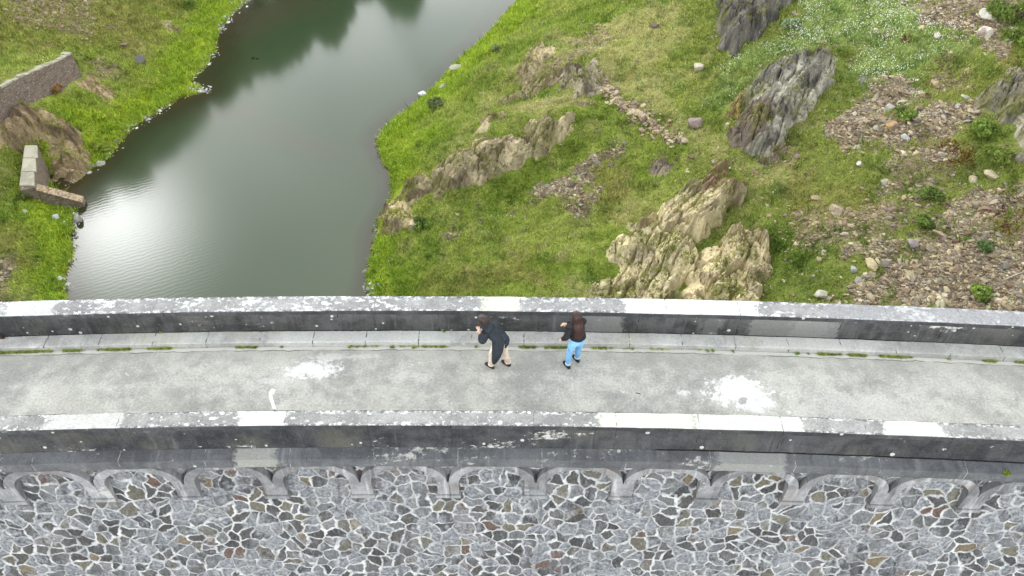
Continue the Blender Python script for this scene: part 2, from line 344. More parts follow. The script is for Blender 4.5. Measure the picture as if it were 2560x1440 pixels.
def stone_mat():
    t = NT('rubble_masonry'); uv = t.n('UVMap').outputs[0]
    d = t.n('VectorMath', {0: t.noise(uv, 1.5, 3, .6, out=1), 1: (.5, .5, .5)}, operation='SUBTRACT')
    ds = t.n('VectorMath', {0: d.outputs[0]}, operation='SCALE'); ds.inputs['Scale'].default_value = .5
    p = t.n('VectorMath', {0: uv, 1: ds.outputs[0]}, operation='ADD').outputs[0]
    d2 = t.n('VectorMath', {0: t.noise(uv, 9, 4, .6, out=1), 1: (.5, .5, .5)}, operation='SUBTRACT')
    ds2 = t.n('VectorMath', {0: d2.outputs[0]}, operation='SCALE'); ds2.inputs['Scale'].default_value = .06
    p = t.n('VectorMath', {0: p, 1: ds2.outputs[0]}, operation='ADD').outputs[0]
    p = t.mapping(p, scale=(1, 1.12, 1))
    SCL = 3.45
    v1 = t.n('TexVoronoi', {'Vector': p, 'Scale': SCL}, voronoi_dimensions='2D'); ve = t.n('TexVoronoi', {'Vector': p, 'Scale': SCL}, feature='DISTANCE_TO_EDGE', voronoi_dimensions='2D')
    sc = t.n('SeparateColor', {0: v1.outputs['Color']})
    stone = t.ramp(sc.outputs[0], [(0, (.030, .033, .042)), (.14, (.065, .068, .074)), (.26, (.12, .122, .125)), (.38, (.19, .20, .215)), (.52, (.075, .072, .068)), (.62, (.15, .135, .10)), (.70, (.23, .17, .085)), (.75, (.15, .075, .05)), (.80, (.04, .036, .038)), (.88, (.28, .29, .30)), (.94, (.19, .175, .115))], const=True)
    inn = t.noise(t.mapping(uv, scale=(2.2, 1, 1)), 11, 6, .7)
    stone = t.mix(t.ss(inn, .32, .7), t.mix(.5, stone, (0.02, .02, .02)), t.mix(.28, stone, (.33, .33, .31)))
    # lime wash drawn over whole stones and smeared
    wash = t.math('ADD', t.math('MULTIPLY', t.noise(uv, .8, 4, .6), .62), t.math('ADD', t.math('MULTIPLY', sc.outputs[1], .16), t.math('MULTIPLY', t.noise(t.mapping(uv, scale=(1.6, .8, 1)), 5, 6, .7), .34)))
    wm = t.ss(wash, .53, .61)
    washc = t.mix(t.ss(t.noise(uv, 14, 6, .7), .35, .68), (.12, .13, .15), (.47, .495, .525))
    c = t.mix(t.math('MULTIPLY', wm, .80), stone, washc)
    wid = t.math('ADD', .022, t.math('MULTIPLY', t.noise(uv, 2.6, 3), .10))
    e = t.n('MapRange', {'Value': ve.outputs['Distance'], 'From Min': t.math('MULTIPLY', wid, .75), 'From Max': t.math('ADD', wid, .05), 'To Min': 1.0, 'To Max': 0.0}).outputs[0]
    mort = t.mix(t.ss(t.noise(uv, 3, 5, .7), .35, .65), (.46, .47, .48), (.84, .85, .85))
    amt = t.math('MULTIPLY', t.math('MULTIPLY', e, t.math('SUBTRACT', 1.0, t.math('MULTIPLY', wm, .45))), t.ss(t.noise(t.mapping(uv, loc=(3, 8, 1)), 1.4, 4, .6), .28, .46))
    c = t.mix(amt, c, mort)
    vs = t.noise(t.mapping(uv, scale=(3.2, .35, 1), loc=(5, 5, 5)), 1.0, 6, .7)
    c = t.mix(t.math('MULTIPLY', t.ss(vs, .52, .68), .4), c, (.30, .31, .33)); vs2 = t.noise(t.mapping(uv, scale=(4.2, .4, 1), loc=(1, 8, 3)), 1.0, 5, .7)
    c = t.mix(t.math('MULTIPLY', t.ss(vs2, .54, .68), .5), c, (.055, .058, .066))
    chk = t.math('ADD', t.math('MULTIPLY', t.noise(t.mapping(uv, loc=(11, 3, 5)), 1.1, 4, .6), .5), t.math('MULTIPLY', t.noise(t.mapping(uv, scale=(1.5, .7, 1), loc=(2, 9, 1)), 6.5, 8, .75), .5))
    c = t.mix(t.math('MULTIPLY', t.ss(chk, .54, .63), .5), c, (.54, .56, .58))
    blk = t.math('MULTIPLY', t.ss(t.noise(t.mapping(uv, scale=(1.2, .9, 1), loc=(6, 1, 8)), 4.2, 6, .7), .60, .66), t.ss(ve.outputs['Distance'], .05, .09))
    c = t.mix(t.math('MULTIPLY', blk, .75), c, (.035, .037, .045))
    hh = t.math('ADD', t.ss(ve.outputs['Distance'], 0, .16), t.math('ADD', t.math('MULTIPLY', inn, .45), t.math('MULTIPLY', sc.outputs[2], .35)))
    t.bump(hh, .7, .06)
    sc_ = t.n('VectorMath', {0: c}, operation='SCALE'); sc_.inputs['Scale'].default_value = .64
    return t.fin(sc_.outputs[0], .85, .25)
m_stone = stone_mat()

ZW = -17.0
dam = tag(empty('dam', arc(0, 0, ZW)), 'curved dam wall of grey rubble stone with arched cornice, seen from above', 'dam')
def dpart(o):
    o.parent = dam; o.matrix_parent_inverse = Matrix.Translation(-Vector(dam.location)); return o
dam_wall = dpart(sweep('masonry', [(-1.30, -.06), (-1.62, -.45), (-1.84, -.5), (-1.84-.27*6, -6.5), (-1.84-.27*12, -12.5), (-1.84-.27*25, -25.5), (1.2, -25.5), (1.2, -.06)], [m_stone], [0]*8, jit=.03, ds=.3))
ZF = .09
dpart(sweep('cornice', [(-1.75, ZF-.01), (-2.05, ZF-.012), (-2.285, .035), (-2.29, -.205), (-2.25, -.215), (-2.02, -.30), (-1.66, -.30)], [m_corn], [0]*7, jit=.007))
# arches under the cornice
AF = -2.165; SPR = -.97
PITCH_A = (s_of(2095, 1200, -1) - s_of(790, 1200, -1))/6
A0 = s_of(1230, 1200, -1)
AI, BI, AO, BO = .665, .50, .868, .675
def bend(V): return [arc(s, o, z) for s, o, z in V]
def prism(mb, loop, o0, o1, mi=0, side_mi=None):
    """loop of (s,z) points pushed from offset o0 (front) to o1 (back)"""
    n = len(loop); A = bend([(s, o0, z) for s, z in loop]); B = bend([(s, o1, z) for s, z in loop])
    mb.add(A+B, [list(range(n))], mi)
    mb.add(A+B, [list(range(2*n-1, n-1, -1))], mi)
    mb.add(A+B, [[i, n+i, n+(i+1) % n, (i+1) % n] for i in range(n)], mi if side_mi is None else side_mi)
def uv_planar(o, scale=1.0):
    me = o.data; l = me.uv_layers.new(name='UVMap')
    for p in me.polygons:
        for li in p.loop_indices:
            co = me.vertices[me.loops[li].vertex_index].co
            l.data[li].uv = (co.x*scale, (co.z-co.y*.7)*scale)
NA = 13
for k in range(-12, 13):
    c = A0+k*PITCH_A
    jw = random.uniform(-.012, .012); c += jw
    mb = MB(); T = [math.pi*i/18 for i in range(19)]
    for i in range(18):       # the ring in voussoir steps
        a, b = T[i], T[i+1]
        q = [(c+AO*math.cos(a), SPR+BO*math.sin(a)), (c+AO*math.cos(b), SPR+BO*math.sin(b)), (c+AI*math.cos(b), SPR+BI*math.sin(b)), (c+AI*math.cos(a), SPR+BI*math.sin(a))]
        prism(mb, q, AF, -1.70)
    o = mb.build('arch', [m_arch], None, smooth=False); uv_planar(o); dpart(o)
    # pier between two arches, with its sill, and the panel of rubble above it
    pc = c+PITCH_A/2; hw = PITCH_A/2-AI
    mb = MB(); prism(mb, [(pc-hw, SPR-.004), (pc-hw, -1.42), (pc+hw, -1.42), (pc+hw, SPR-.004)], AF+.005, -1.7)
    prism(mb, [(pc-hw-.04, -1.424), (pc-hw-.04, -1.52), (pc+hw+.03, -1.52), (pc+hw+.03, -1.424)], AF-.03, -1.9)
    o = mb.build('corbel', [m_arch], None, bevel=.012); uv_planar(o); dpart(o)
    mb = MB(); lo = [(c+AO*math.cos(a), SPR+BO*math.sin(a)) for a in T[:10]]; hi = [(c+PITCH_A-AO*math.cos(a), SPR+BO*math.sin(a)) for a in T[:10]]
    prism(mb, [(x, z+.004) for x, z in lo[::-1]] + [(x, z+.004) for x, z in hi[1:]], AF+.13, -1.6)
    o = mb.build('spandrel', [m_stone], None); uv_planar(o); dpart(o)
m_block = concrete('block_concrete', (.20, .20, .195), (.31, .31, .30), lichen=.2, lich_col=(.48, .48, .46), streak=.3, spots=0, speck=.6, seed=9)
for px, py, w, h in [(200, 1412, .52, .5), (660, 1420, .5, .5), (1043, 1405, .42, .75), (1448, 1402, .62, .85), (1890, 1412, .55, .8), (2300, 1425, .5, .6), (2010, 1520, .5, .6)]:
    zz = -3.0
    for _ in range(8):
        P = un(px, py, zz); off = math.hypot(P[0], P[1]+RD)-RD
        zz = (off+1.84)/.27 - .5
    s = s_of(px, py, zz); mb = MB(); o_ = -1.84+.27*(zz+.5)
    prism(mb, [(s-w/2, zz+h/2), (s-w/2+.02, zz-h/2), (s+w/2, zz-h/2+.02), (s+w/2-.02, zz+h/2)], o_-.2, o_+.3)
    o = mb.build('block', [m_block], None, bevel=.02); uv_planar(o); dpart(o)

road = sweep('road', [(-1.80, -.02), (-.6, .018), (.60, 0.0), (.60, -.1), (-1.8, -.1)], [m_road], [0]*5, jit=.008)
tag(road, 'pale grey concrete roadway along the dam crest', None, None, 'structure')
kerb = sweep('kerb', [(.604, -.05), (.61, .118), (.63, .13), (.93, .135), (.93, -.05)], [m_kerb], [0]*5, jit=.009, seed=8)
tag(kerb, 'narrow pale concrete kerb along the upstream parapet', None, None, 'structure')
def parapet(name, label, i0, i1, top, side, face_slots, base, ledge):
    e = tag(empty(name, arc(0, (i0+i1)/2, 0)), label, 'parapet')
    def put(o): o.parent = e; o.matrix_parent_inverse = Matrix.Translation(-Vector(e.location))
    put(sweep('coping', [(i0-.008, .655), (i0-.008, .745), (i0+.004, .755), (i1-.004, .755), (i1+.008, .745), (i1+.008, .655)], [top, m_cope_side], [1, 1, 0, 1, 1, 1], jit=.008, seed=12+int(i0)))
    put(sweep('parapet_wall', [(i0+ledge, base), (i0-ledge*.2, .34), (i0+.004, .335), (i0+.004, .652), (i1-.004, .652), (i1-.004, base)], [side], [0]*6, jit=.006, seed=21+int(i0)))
    return e
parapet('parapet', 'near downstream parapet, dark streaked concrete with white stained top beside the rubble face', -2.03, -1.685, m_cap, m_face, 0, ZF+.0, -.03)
parapet('parapet', 'far upstream parapet, dark concrete with lichen spots standing between kerb and water', .935, 1.39, m_cap_far, m_face_far, 0, .137, 0.0)

# ------------------------------------------------------------------ terrain
def plane_hit(px, py, g):
    """march a pixel ray down to the height function g(X,Y)"""
    d = _F + (px-1280)/FPX*_R - (py-720)/FPX*_U
    t = np.linspace(15, 140, 1600); P = CAMP[None]+d[None]*t[:, None]
    f = P[:, 2]-g(P[:, 0], P[:, 1]); i = int(np.argmax(f < 0)) if (f < 0).any() else len(t)-1
    i = max(i, 1); a = f[i-1]/(f[i-1]-f[i]+1e-9); return P[i-1]+(P[i]-P[i-1])*a
gR = lambda X, Y: ZW+.4*X+.8
gL = lambda X, Y: ZW+.5*(-27.5-X)+.2
shoreR = [(1300, -4), (1250, 50), (1200, 105), (1160, 140), (1120, 180), (1090, 215), (1060, 243), (1030, 268), (1000, 290), (955, 328), (941, 355), (955, 400), (980, 440), (983, 475), (975, 505), (945, 545), (945, 590), (930, 630), (919, 680), (921, 720), (932, 748), (945, 800)]
shoreL = [(625, -4), (605, 15), (580, 40), (552, 75), (541, 105), (540, 130), (510, 172), (478, 204), (500, 212), (518, 226), (496, 236), (462, 242), (400, 280), (340, 312), (305, 350), (268, 400), (215, 432), (170, 467), (150, 480), (190, 525), (180, 560), (180, 600), (182, 640), (165, 690), (168, 745), (160, 800)]
CP = []
def dense(line, n=3):
    out = []
    for a, b in zip(line[:-1], line[1:]):
        for i in range(n): out.append((a[0]+(b[0]-a[0])*i/n, a[1]+(b[1]-a[1])*i/n))
    return out+[line[-1]]
wR = [un(x, y, ZW)[:2] for x, y in shoreR]; wL = [un(x, y, ZW)[:2] for x, y in shoreL]
wR += [(-6.5, 12), (-5, 1), (-4, -12)]; wL += [(-26.5, 12), (-27, 1), (-27, -12)]
wR = [(16, 118), (8, 92), (3, 76)] + [tuple(p) for p in wR]; wL = [(-6, 112), (-14, 96), (-22, 79)] + [tuple(p) for p in wL]
for ln in (wR, wL):
    for x, y in dense(ln, 2): CP.append((x, y, 0.0))
for (xa, ya), (xb, yb) in zip(wL, wL[1:]): pass
for px, py in [(700, 60), (900, 60), (1100, 60), (700, 200), (900, 200), (1000, 200), (600, 300), (800, 300), (480, 400), (700, 400), (860, 400), (350, 520), (550, 520), (750, 520), (880, 520), (300, 650), (500, 650), (700, 650), (840, 680)]:
    p = un(px, py, ZW); CP.append((p[0], p[1], -1.8))
for p in [(-16, 8), (-20, 4), (-12, 4), (-4, 88), (2, 110), (-12, 80)]: CP.append((*p, -1.8))
for px, py, h in [(1060, 415, 2.2), (1150, 378, 3.0), (1250, 335, 3.6), (1350, 285, 4.2), (1420, 275, 4.6), (1010, 572, .9), (1100, 500, 1.2), (1200, 458, 1.7), (1300, 440, 2.2), (1400, 380, 3.0),
                  (1330, 118, 4.4), (1400, 130, 5.0), (1480, 150, 5.3), (1330, 235, 3.9), (1450, 255, 4.3), (1000, 680, .7), (1100, 640, 1.0), (1250, 600, 1.5), (1400, 560, 2.2), (1450, 690, 2.5), (1250, 725, 1.4), (1350, 500, 2.2),
                  (1480, 30, 4.6), (1380, 40, 2.5), (1250, 130, 1.8), (1180, 220, 2.0), (1100, 280, 1.5), (1020, 345, 1.0), (1000, 420, 1.0), (1300, 60, 1.1), (1560, 90, 5.2), (1650, 50, 5.6), (1000, 620, .6), (960, 700, .4), (1010, 740, .6)]:
    p = un(px, py, ZW+h); CP.append((p[0], p[1], h))
for px, py, o in [(1560, 200, .9), (1650, 150, .9), (1560, 330, .6), (1650, 380, .3), (1560, 480, 0), (1500, 740, 0), (1650, 700, 0), (1800, 420, .2), (1750, 250, .5), (1850, 650, 0), (1950, 500, 0), (2050, 700, 0), (2200, 600, .2), (2300, 740, .1), (2500, 740, .1), (2560, 550, 0), (2400, 450, 0), (2200, 400, 0), (2050, 300, 0), (2000, 420, -.2), (2200, 200, .3), (2400, 250, .1), (2560, 300, .3), (2560, 100, .6), (2350, 60, .3), (2100, 60, .3), (1950, 160, .3), (1850, 60, .8), (1720, 20, .8)]:
    p = plane_hit(px, py, lambda X, Y: gR(X, Y)+o); CP.append((p[0], p[1], p[2]-ZW))
for px, py, o in [(0, 0, 0), (200, 0, 0), (400, 20, 0), (0, 120, 0), (250, 120, 0), (400, 120, 0), (300, 220, 0), (200, 240, 0), (60, 330, .2), (150, 320, .3), (0, 420, -.3), (20, 520, .1), (100, 560, .3), (0, 640, .3), (80, 700, .3), (0, 740, .3), (480, 40, 0), (350, 250, -.1)]:
    p = plane_hit(px, py, lambda X, Y: gL(X, Y)+o); CP.append((p[0], p[1], p[2]-ZW))
for q in [(-46, 40, 10), (-50, 70, 13), (-46, 10, 9.5), (-60, 30, 17), (-40, 85, 8), (-25, 100, 5), (-45, 110, 14), (-10, 125, 4), (-70, 70, 24), (-70, 0, 24), (10, 135, 5), (40, 130, 14), (30, 90, 12.5), (45, 60, 18), (45, 30, 18), (45, 8, 17.5), (60, 40, 25), (30, 8, 12.5), (18, 5, 8), (6, 5, 3.2), (14, 80, 6.0), (10, 60, 5.5), (70, 90, 30), (70, 0, 28),
          (-40, 4, 7), (-34, 4, 3.5), (0, 2, .6)]: CP.append(q)
for x in (-60, -45, -30, -15, 0, 15, 30, 45, 60):
    for y in (-6, -25, -60): CP.append((x, y, -14+.010*abs(x)**1.9))
for q in [(-200, 100, 60), (-200, -80, 50), (200, 100, 60), (200, -80, 50), (0, 260, 30), (-120, 250, 55), (120, 250, 55), (0, -220, -16)]: CP.append(q)
for px, py, h in [(100, 445, .05), (96, 405, .35), (130, 455, .0), (150, 470, -.2)]:
    p = un(px, py, ZW+h); CP.append((p[0], p[1], h))
CP = np.array(CP, float)
def rbf_fit(C):
    P = C[:, :2]; n = len(P); D = np.hypot(P[:, None, 0]-P[None, :, 0], P[:, None, 1]-P[None, :, 1])
    A = np.zeros((n+3, n+3)); A[:n, :n] = D + np.eye(n)*1e-3; A[:n, n] = 1; A[:n, n+1:] = P; A[n, :n] = 1; A[n+1:, :n] = P.T
    return np.linalg.solve(A, np.concatenate([C[:, 2], [0, 0, 0]]))
Wt = rbf_fit(CP)
def rbf(X, Y):
    sh = X.shape; x = X.ravel(); y = Y.ravel(); out = np.empty(len(x))
    for i in range(0, len(x), 20000):
        a = x[i:i+20000]; b = y[i:i+20000]
        out[i:i+20000] = np.hypot(a[:, None]-CP[None, :, 0], b[:, None]-CP[None, :, 1])@Wt[:-3] + Wt[-3] + Wt[-2]*a + Wt[-1]*b
    return out.reshape(sh)
def axis(a, b, st, lo, hi):
    v = [a]; s = st
    while v[0] > lo: s *= 1.35; v.insert(0, v[0]-s)
    v = v[:-1]+list(np.arange(a, b+1e-6, st)); s = st
    while v[-1] < hi: s *= 1.35; v.append(v[-1]+s)
    return np.array(v)
gx = axis(-46, 46, .25, -2500, 2500); gy = axis(2, 90, .25, -2500, 2500)
GX, GY = np.meshgrid(gx, gy)
Hb = rbf(np.clip(GX, -220, 220), np.clip(GY, -240, 280))
# dam stands between the reservoir side and the lower valley
land = smooth(.1, 1.2, Hb)
lump = (fbm(GX*.35, GY*.35, 3, 4)-.5)*1.1 + (fbm(GX*1.4, GY*1.4, 8, 3)-.5)*.34
Hg = np.where(Hb > .3, np.maximum(Hb + land*lump, .16), Hb + land*lump) + (fbm(GX*2.0, GY*2.0, 14, 3)-.5)*.16*smooth(-.4, .3, Hb)
def interp(F, X, Y):
    X = np.asarray(X, float); Y = np.asarray(Y, float)
    i = np.clip(np.searchsorted(gx, X)-1, 0, len(gx)-2); j = np.clip(np.searchsorted(gy, Y)-1, 0, len(gy)-2)
    u = np.clip((X-gx[i])/(gx[i+1]-gx[i]), 0, 1); v = np.clip((Y-gy[j])/(gy[j+1]-gy[j]), 0, 1)
    return F[j, i]*(1-u)*(1-v)+F[j, i+1]*u*(1-v)+F[j+1, i]*(1-u)*v+F[j+1, i+1]*u*v
ground = lambda X, Y: ZW+interp(Hg, X, Y)
def cast(px, py): return plane_hit(px, py, ground)
def wpoly(pts): return [tuple(cast(x, y)[:2]) for x, y in pts]
# terrace held by the upper retaining wall
UWpx = [(-190, 455), (-90, 378), (-10, 322), (50, 276), (108, 243), (160, 216), (203, 190)]
UW = [cast(x, y) for x, y in UWpx]
UWt = []
for (x, y), p in zip(UWpx, UW):
    UWt.append(p)
UW_H = 2.55
line = [tuple(p[:2]) for p in UW]
dW = pdist(line, GX, GY)
# behind = upslope side (left of the line when walking towards its right end)
sideW = np.zeros(GX.shape); best = np.full(GX.shape, 1e9); along = np.zeros(GX.shape)
for seg_i, ((x0, y0), (x1, y1)) in enumerate(zip(line[:-1], line[1:])):
    ex, ey = x1-x0, y1-y0; l = math.hypot(ex, ey); t = np.clip(((GX-x0)*ex+(GY-y0)*ey)/l**2, 0, 1); d = np.hypot(GX-x0-ex*t, GY-y0-ey*t)
    m = d < best; best = np.where(m, d, best); along = np.where(m, seg_i+t, along); sideW = np.where(m, (ex*(GY-y0)-ey*(GX-x0))/l, sideW)
ex, ey = line[-1][0]-line[-2][0], line[-1][1]-line[-2][1]; l = math.hypot(ex, ey)
past = ((GX-line[-1][0])*ex+(GY-line[-1][1])*ey)/l
rise = np.clip(UW_H-.9*along/6-.1-.42*np.maximum(best-.4, 0), 0, None)*np.clip(1-past/1.3, 0, 1)
Hg = np.where(sideW > .22, Hg+rise, Hg)

# ------------------------------------------------------------------ zones of ground cover, laid out on the ground itself
Z = {}
def zone(name, polys, grow=.0, soft=1.2, warp=1.2):
    Z[name] = ([wpoly(p) for p in polys], soft, warp, grow)
zone('scree', [[(1320, 480), (1375, 440), (1470, 400), (1540, 365), (1520, 430), (1490, 480), (1470, 540), (1420, 590), (1380, 545)],
               [(2070, 360), (2130, 280), (2200, 230), (2300, 215), (2380, 250), (2430, 330), (2400, 420), (2330, 440), (2260, 500), (2170, 450), (2100, 420)],
               [(2760, 360), (2560, 405), (2460, 435), (2385, 500), (2290, 590), (2190, 660), (2050, 740), (2060, 860), (2760, 860)],
               [(2240, -60), (2600, -60), (2520, 130), (2480, 200), (2400, 170), (2310, 90)], [(2430, 90), (2500, 60), (2520, 170), (2420, 200)],
               [(-60, 640), (20, 648), (90, 700), (60, 745), (-60, 725)], ], soft=1.0, warp=2.2)
zone('thin', [[(40, -30), (240, -10), (270, 60), (200, 95), (60, 70)], [(1490, 205), (1530, 228), (1620, 300), (1705, 352), (1680, 366), (1600, 312), (1505, 245)], [(1870, 400), (1940, 380), (1945, 440), (1890, 430)], [(1960, 560), (2120, 480), (2220, 520), (2060, 620)], [(2100, 480), (2290, 520), (2250, 600), (2120, 640), (2000, 640)],
              [(1130, 540), (1190, 500), (1200, 560), (1150, 590)], [(205, 150), (330, 180), (330, 200), (210, 185)], [(1480, 60), (1500, 90), (1440, 190), (1380, 180)]], soft=.9, warp=1.5)
zone('straw', [[(1470, 80), (1540, 30), (1650, -20), (1700, 60), (1640, 170), (1700, 300), (1800, 380), (1950, 480), (1990, 560), (1890, 520), (1780, 420), (1640, 330), (1560, 250), (1500, 170)],
               [(1300, 190), (1330, 130), (1440, 80), (1500, 90), (1480, 170), (1400, 160)], [(1230, 330), (1330, 220), (1440, 240), (1480, 260), (1330, 300)], [(60, 690), (160, 740), (150, 800), (-60, 800), (-60, 730)],
               [(1080, 360), (1250, 230), (1280, 240), (1110, 380), (1050, 430)], [(1540, 560), (1640, 480), (1660, 500), (1570, 570)], [(1450, 690), (1530, 655), (1560, 690), (1480, 730)]], soft=1.4, warp=2.0)
zone('olive', [[(-60, -40), (480, -40), (420, 60), (300, 130), (150, 130), (-60, 160)], [(1880, 400), (2050, 470), (2100, 600), (2000, 640), (1930, 560)], [(1500, 420), (1620, 470), (1560, 560), (1480, 540)], [(1100, 650), (1350, 640), (1420, 740), (1050, 740)], [(2440, 60), (2620, 100), (2560, 260), (2430, 230)], [(-40, 560), (120, 560), (160, 660), (-40, 640)], [(2250, 380), (2450, 330), (2480, 430), (2380, 450)]], soft=1.6, warp=2.4)
zone('flower', [[(1890, 160), (1990, 60), (2050, -30), (2290, -30), (2340, 120), (2330, 230), (2200, 270), (2110, 220), (2110, 130), (2010, 130), (1900, 190), (1840, 260), (1790, 240)]], soft=1.5, warp=1.6)
zone('dark', [[(2480, 0), (2640, -20), (2640, 110), (2540, 120)], [(2340, 400), (2560, 370), (2640, 330), (2640, 400), (2420, 450)], [(1920, 600), (2100, 600), (2080, 750), (1920, 760)]], soft=1.5, warp=2)
def zmask(name, X, Y, wx, wy):
    polys, soft, warp, grow = Z[name]; m = np.zeros(X.shape)
    for P in polys:
        P = np.array(P); ok = (X > P[:, 0].min()-4) & (X < P[:, 0].max()+4) & (Y > P[:, 1].min()-4) & (Y < P[:, 1].max()+4)
        if not ok.any(): continue
        s = sdist(P, X[ok]+wx[ok]*warp, Y[ok]+wy[ok]*warp)
        m[ok] = np.maximum(m[ok], smooth(-soft*.5, soft*.5, s))
    return m
C_ = lambda *c: np.array(c)
def cover(X, Y):
    """colour of the ground cover and the masks, from position on the ground"""
    X = np.asarray(X, float); Y = np.asarray(Y, float)
    wx = (fbm(X*.45, Y*.45, 31, 4)-.5)*3; wy = (fbm(X*.45, Y*.45, 47, 4)-.5)*3
    h = interp(Hb, X, Y)
    n1 = fbm(X*.22, Y*.22, 51, 4); n2 = fbm(X*.8, Y*.8, 61, 4); n3 = fbm(X*2.6, Y*2.6, 71, 3)
    def lp(a, b, t): return a+(b-a)*t[..., None]
    ones = np.ones(X.shape+(3,))
    col = lp(ones*C_(.165, .225, .034), ones*C_(.245, .29, .062), smooth(.33, .66, n1*.55+n2*.45))
    col = lp(col, ones*C_(.22, .215, .08), smooth(.56, .74, n2*.6+n3*.4)*.6)
    col = lp(col, ones*C_(.11, .175, .03), smooth(.58, .74, n3)*.3)
    m = {k: zmask(k, X, Y, wx, wy) for k in Z}
    right = X > -12
    east = smooth(6, 15, X)*.55
    col = lp(col, ones*C_(.15, .18, .042), east)
    col = lp(col, ones*C_(.215, .205, .06), m['olive']*(.35+.4*n2))
    col = lp(col, ones*C_(.30, .295, .11), m['straw']*.8*smooth(.2, .75, n2*.6+n3*.4+.16))
    col = lp(col, ones*C_(.09, .14, .022), m['dark']*.7)
    near_ = (np.abs(X) < 60) & (Y > -5) & (Y < 120) & (h < 7); sd = np.full(X.shape, 99.0); sd[near_] = np.minimum(pdist(wL, X[near_], Y[near_]), pdist(wR, X[near_], Y[near_]))
    reach = np.where(right, 4.2, 4.6)*np.where(Y < 31, .55, 1.0)
    lush = smooth(1.25, .35, sd/reach+(n2-.5)*.8) * smooth(-.4, .05, h)
    col = lp(col, ones*np.where((n3 > .5)[..., None], C_(.27, .35, .030), C_(.20, .29, .026)), lush*.85)
    col = lp(col, ones*C_(.22, .30, .095), m['flower']*.6)
    earth = lp(ones*C_(.14, .105, .07), ones*C_(.27, .215, .145), smooth(.3, .7, n3))
    thin = np.clip(m['scree']+.6*m['thin'], 0, 1)
    holes = smooth(.60, .72, n3*.5+n2*.5)*.45*smooth(1.2, 2.2, h)
    col_g = lp(col, earth, np.clip(np.maximum(thin, holes), 0, 1))
    bed = ones*C_(.075, .06, .035)
    col_g = lp(col_g, bed, smooth(.12, -.05, h))
    return col, col_g, m, lush, h
tcol, tcolg, tm, tl, th = cover(GX, GY)
V = np.stack([GX.ravel(), GY.ravel(), (ZW+Hg).ravel()], 1)
ny, nx = GX.shape; idx = np.arange(ny*nx).reshape(ny, nx)
Fq = np.stack([idx[:-1, :-1], idx[:-1, 1:], idx[1:, 1:], idx[1:, :-1]], -1).reshape(-1, 4)
m_ground = vcol('ground_cover', .97, .45, 7, .6, .12, .05)
g = link('ground', np_mesh('ground', V, Fq, colors=(tcolg*np.array([.95, .90, .98])).reshape(-1, 3), smooth=True), m_ground)
tag(g, 'grassy stony banks of the reservoir', None, None, 'structure')

# ------------------------------------------------------------------ water
wx_ = axis(-44, 34, .5, -130, 130); wy_ = axis(3, 100, .5, 0.2, 240)
wx_ = wx_[(wx_ > -140) & (wx_ < 140)]; wy_ = wy_[(wy_ > -1) & (wy_ < 250)]
AX, AY = np.meshgrid(wx_, wy_)
dep = np.clip(-interp(Hb, AX, AY)+(fbm(AX*.5, AY*.5, 91, 3)-.5)*.35, 0, 4)
shoal = np.zeros(AX.shape)
for pts in ([(650, 335), (720, 300), (800, 330), (850, 370), (840, 400), (740, 375)], [(900, 430), (935, 350), (985, 420), (985, 490), (940, 480)], [(500, 260), (600, 250), (660, 285), (560, 300)], [(560, 30), (700, -20), (860, 0), (600, 110), (545, 110)]):
    P = [tuple(un(x, y, ZW)[:2]) for x, y in pts]; s = sdist(P, AX+(fbm(AX*.3, AY*.3, 5)-.5)*5, AY+(fbm(AX*.3, AY*.3, 6)-.5)*5); shoal = np.maximum(shoal, smooth(-1.8, 2.2, s))
iw = np.arange(AX.size).reshape(AX.shape)
Fw = np.stack([iw[:-1, :-1], iw[:-1, 1:], iw[1:, 1:], iw[1:, :-1]], -1).reshape(-1, 4)
water_me = np_mesh('water', np.stack([AX.ravel(), AY.ravel(), np.full(AX.size, ZW)], 1), Fw, smooth=True, attrs={'depth': dep.ravel(), 'shoal': shoal.ravel()})
t = NT('reservoir_water')
P = t.n('NewGeometry').outputs['Position']
dp = t.n('Attribute', attribute_name='depth').outputs['Fac']; sh = t.n('Attribute', attribute_name='shoal').outputs['Fac']
wc = t.ramp(t.math('DIVIDE', dp, 3.0), [(0, (.040, .030, .012)), (.10, (.030, .033, .014)), (.30, (.038, .056, .024)), (.7, (.033, .055, .026))])
wc = t.mix(t.math('MULTIPLY', sh, .42), wc, (.068, .048, .036))
wc = t.mix(t.math('MULTIPLY', t.ss(t.noise(P, .06, 3), .4, .65), .35), wc, (.032, .048, .022))
rip = t.n('TexWave', {'Vector': t.mapping(P, rot=(0, 0, rad(62)), scale=(1, 1, 1)), 'Scale': 1.05, 'Distortion': 5.0, 'Detail': 3, 'Detail Scale': 1.4}).outputs['Fac']
rp2 = t.noise(t.mapping(P, scale=(1, 1.7, 1), rot=(0, 0, rad(-25))), 3.0, 4, .6)
reg = t.ss(t.noise(t.mapping(P, loc=(4, 2, 0)), .085, 3), .38, .62)
hgt = t.math('ADD', t.math('MULTIPLY', rip, t.math('MULTIPLY', reg, .55)), t.math('MULTIPLY', rp2, t.math('ADD', .35, t.math('MULTIPLY', reg, .8))))
t.set(t.b.inputs['Normal'], t.n('Bump', {'Height': hgt, 'Strength': .018, 'Distance': .06}))
t.b.inputs['IOR'].default_value = 1.333
m_water = t.fin(wc, .10, .5)
water = tag(link('water', water_me, m_water), 'still grey green reservoir water', None, None, 'structure')

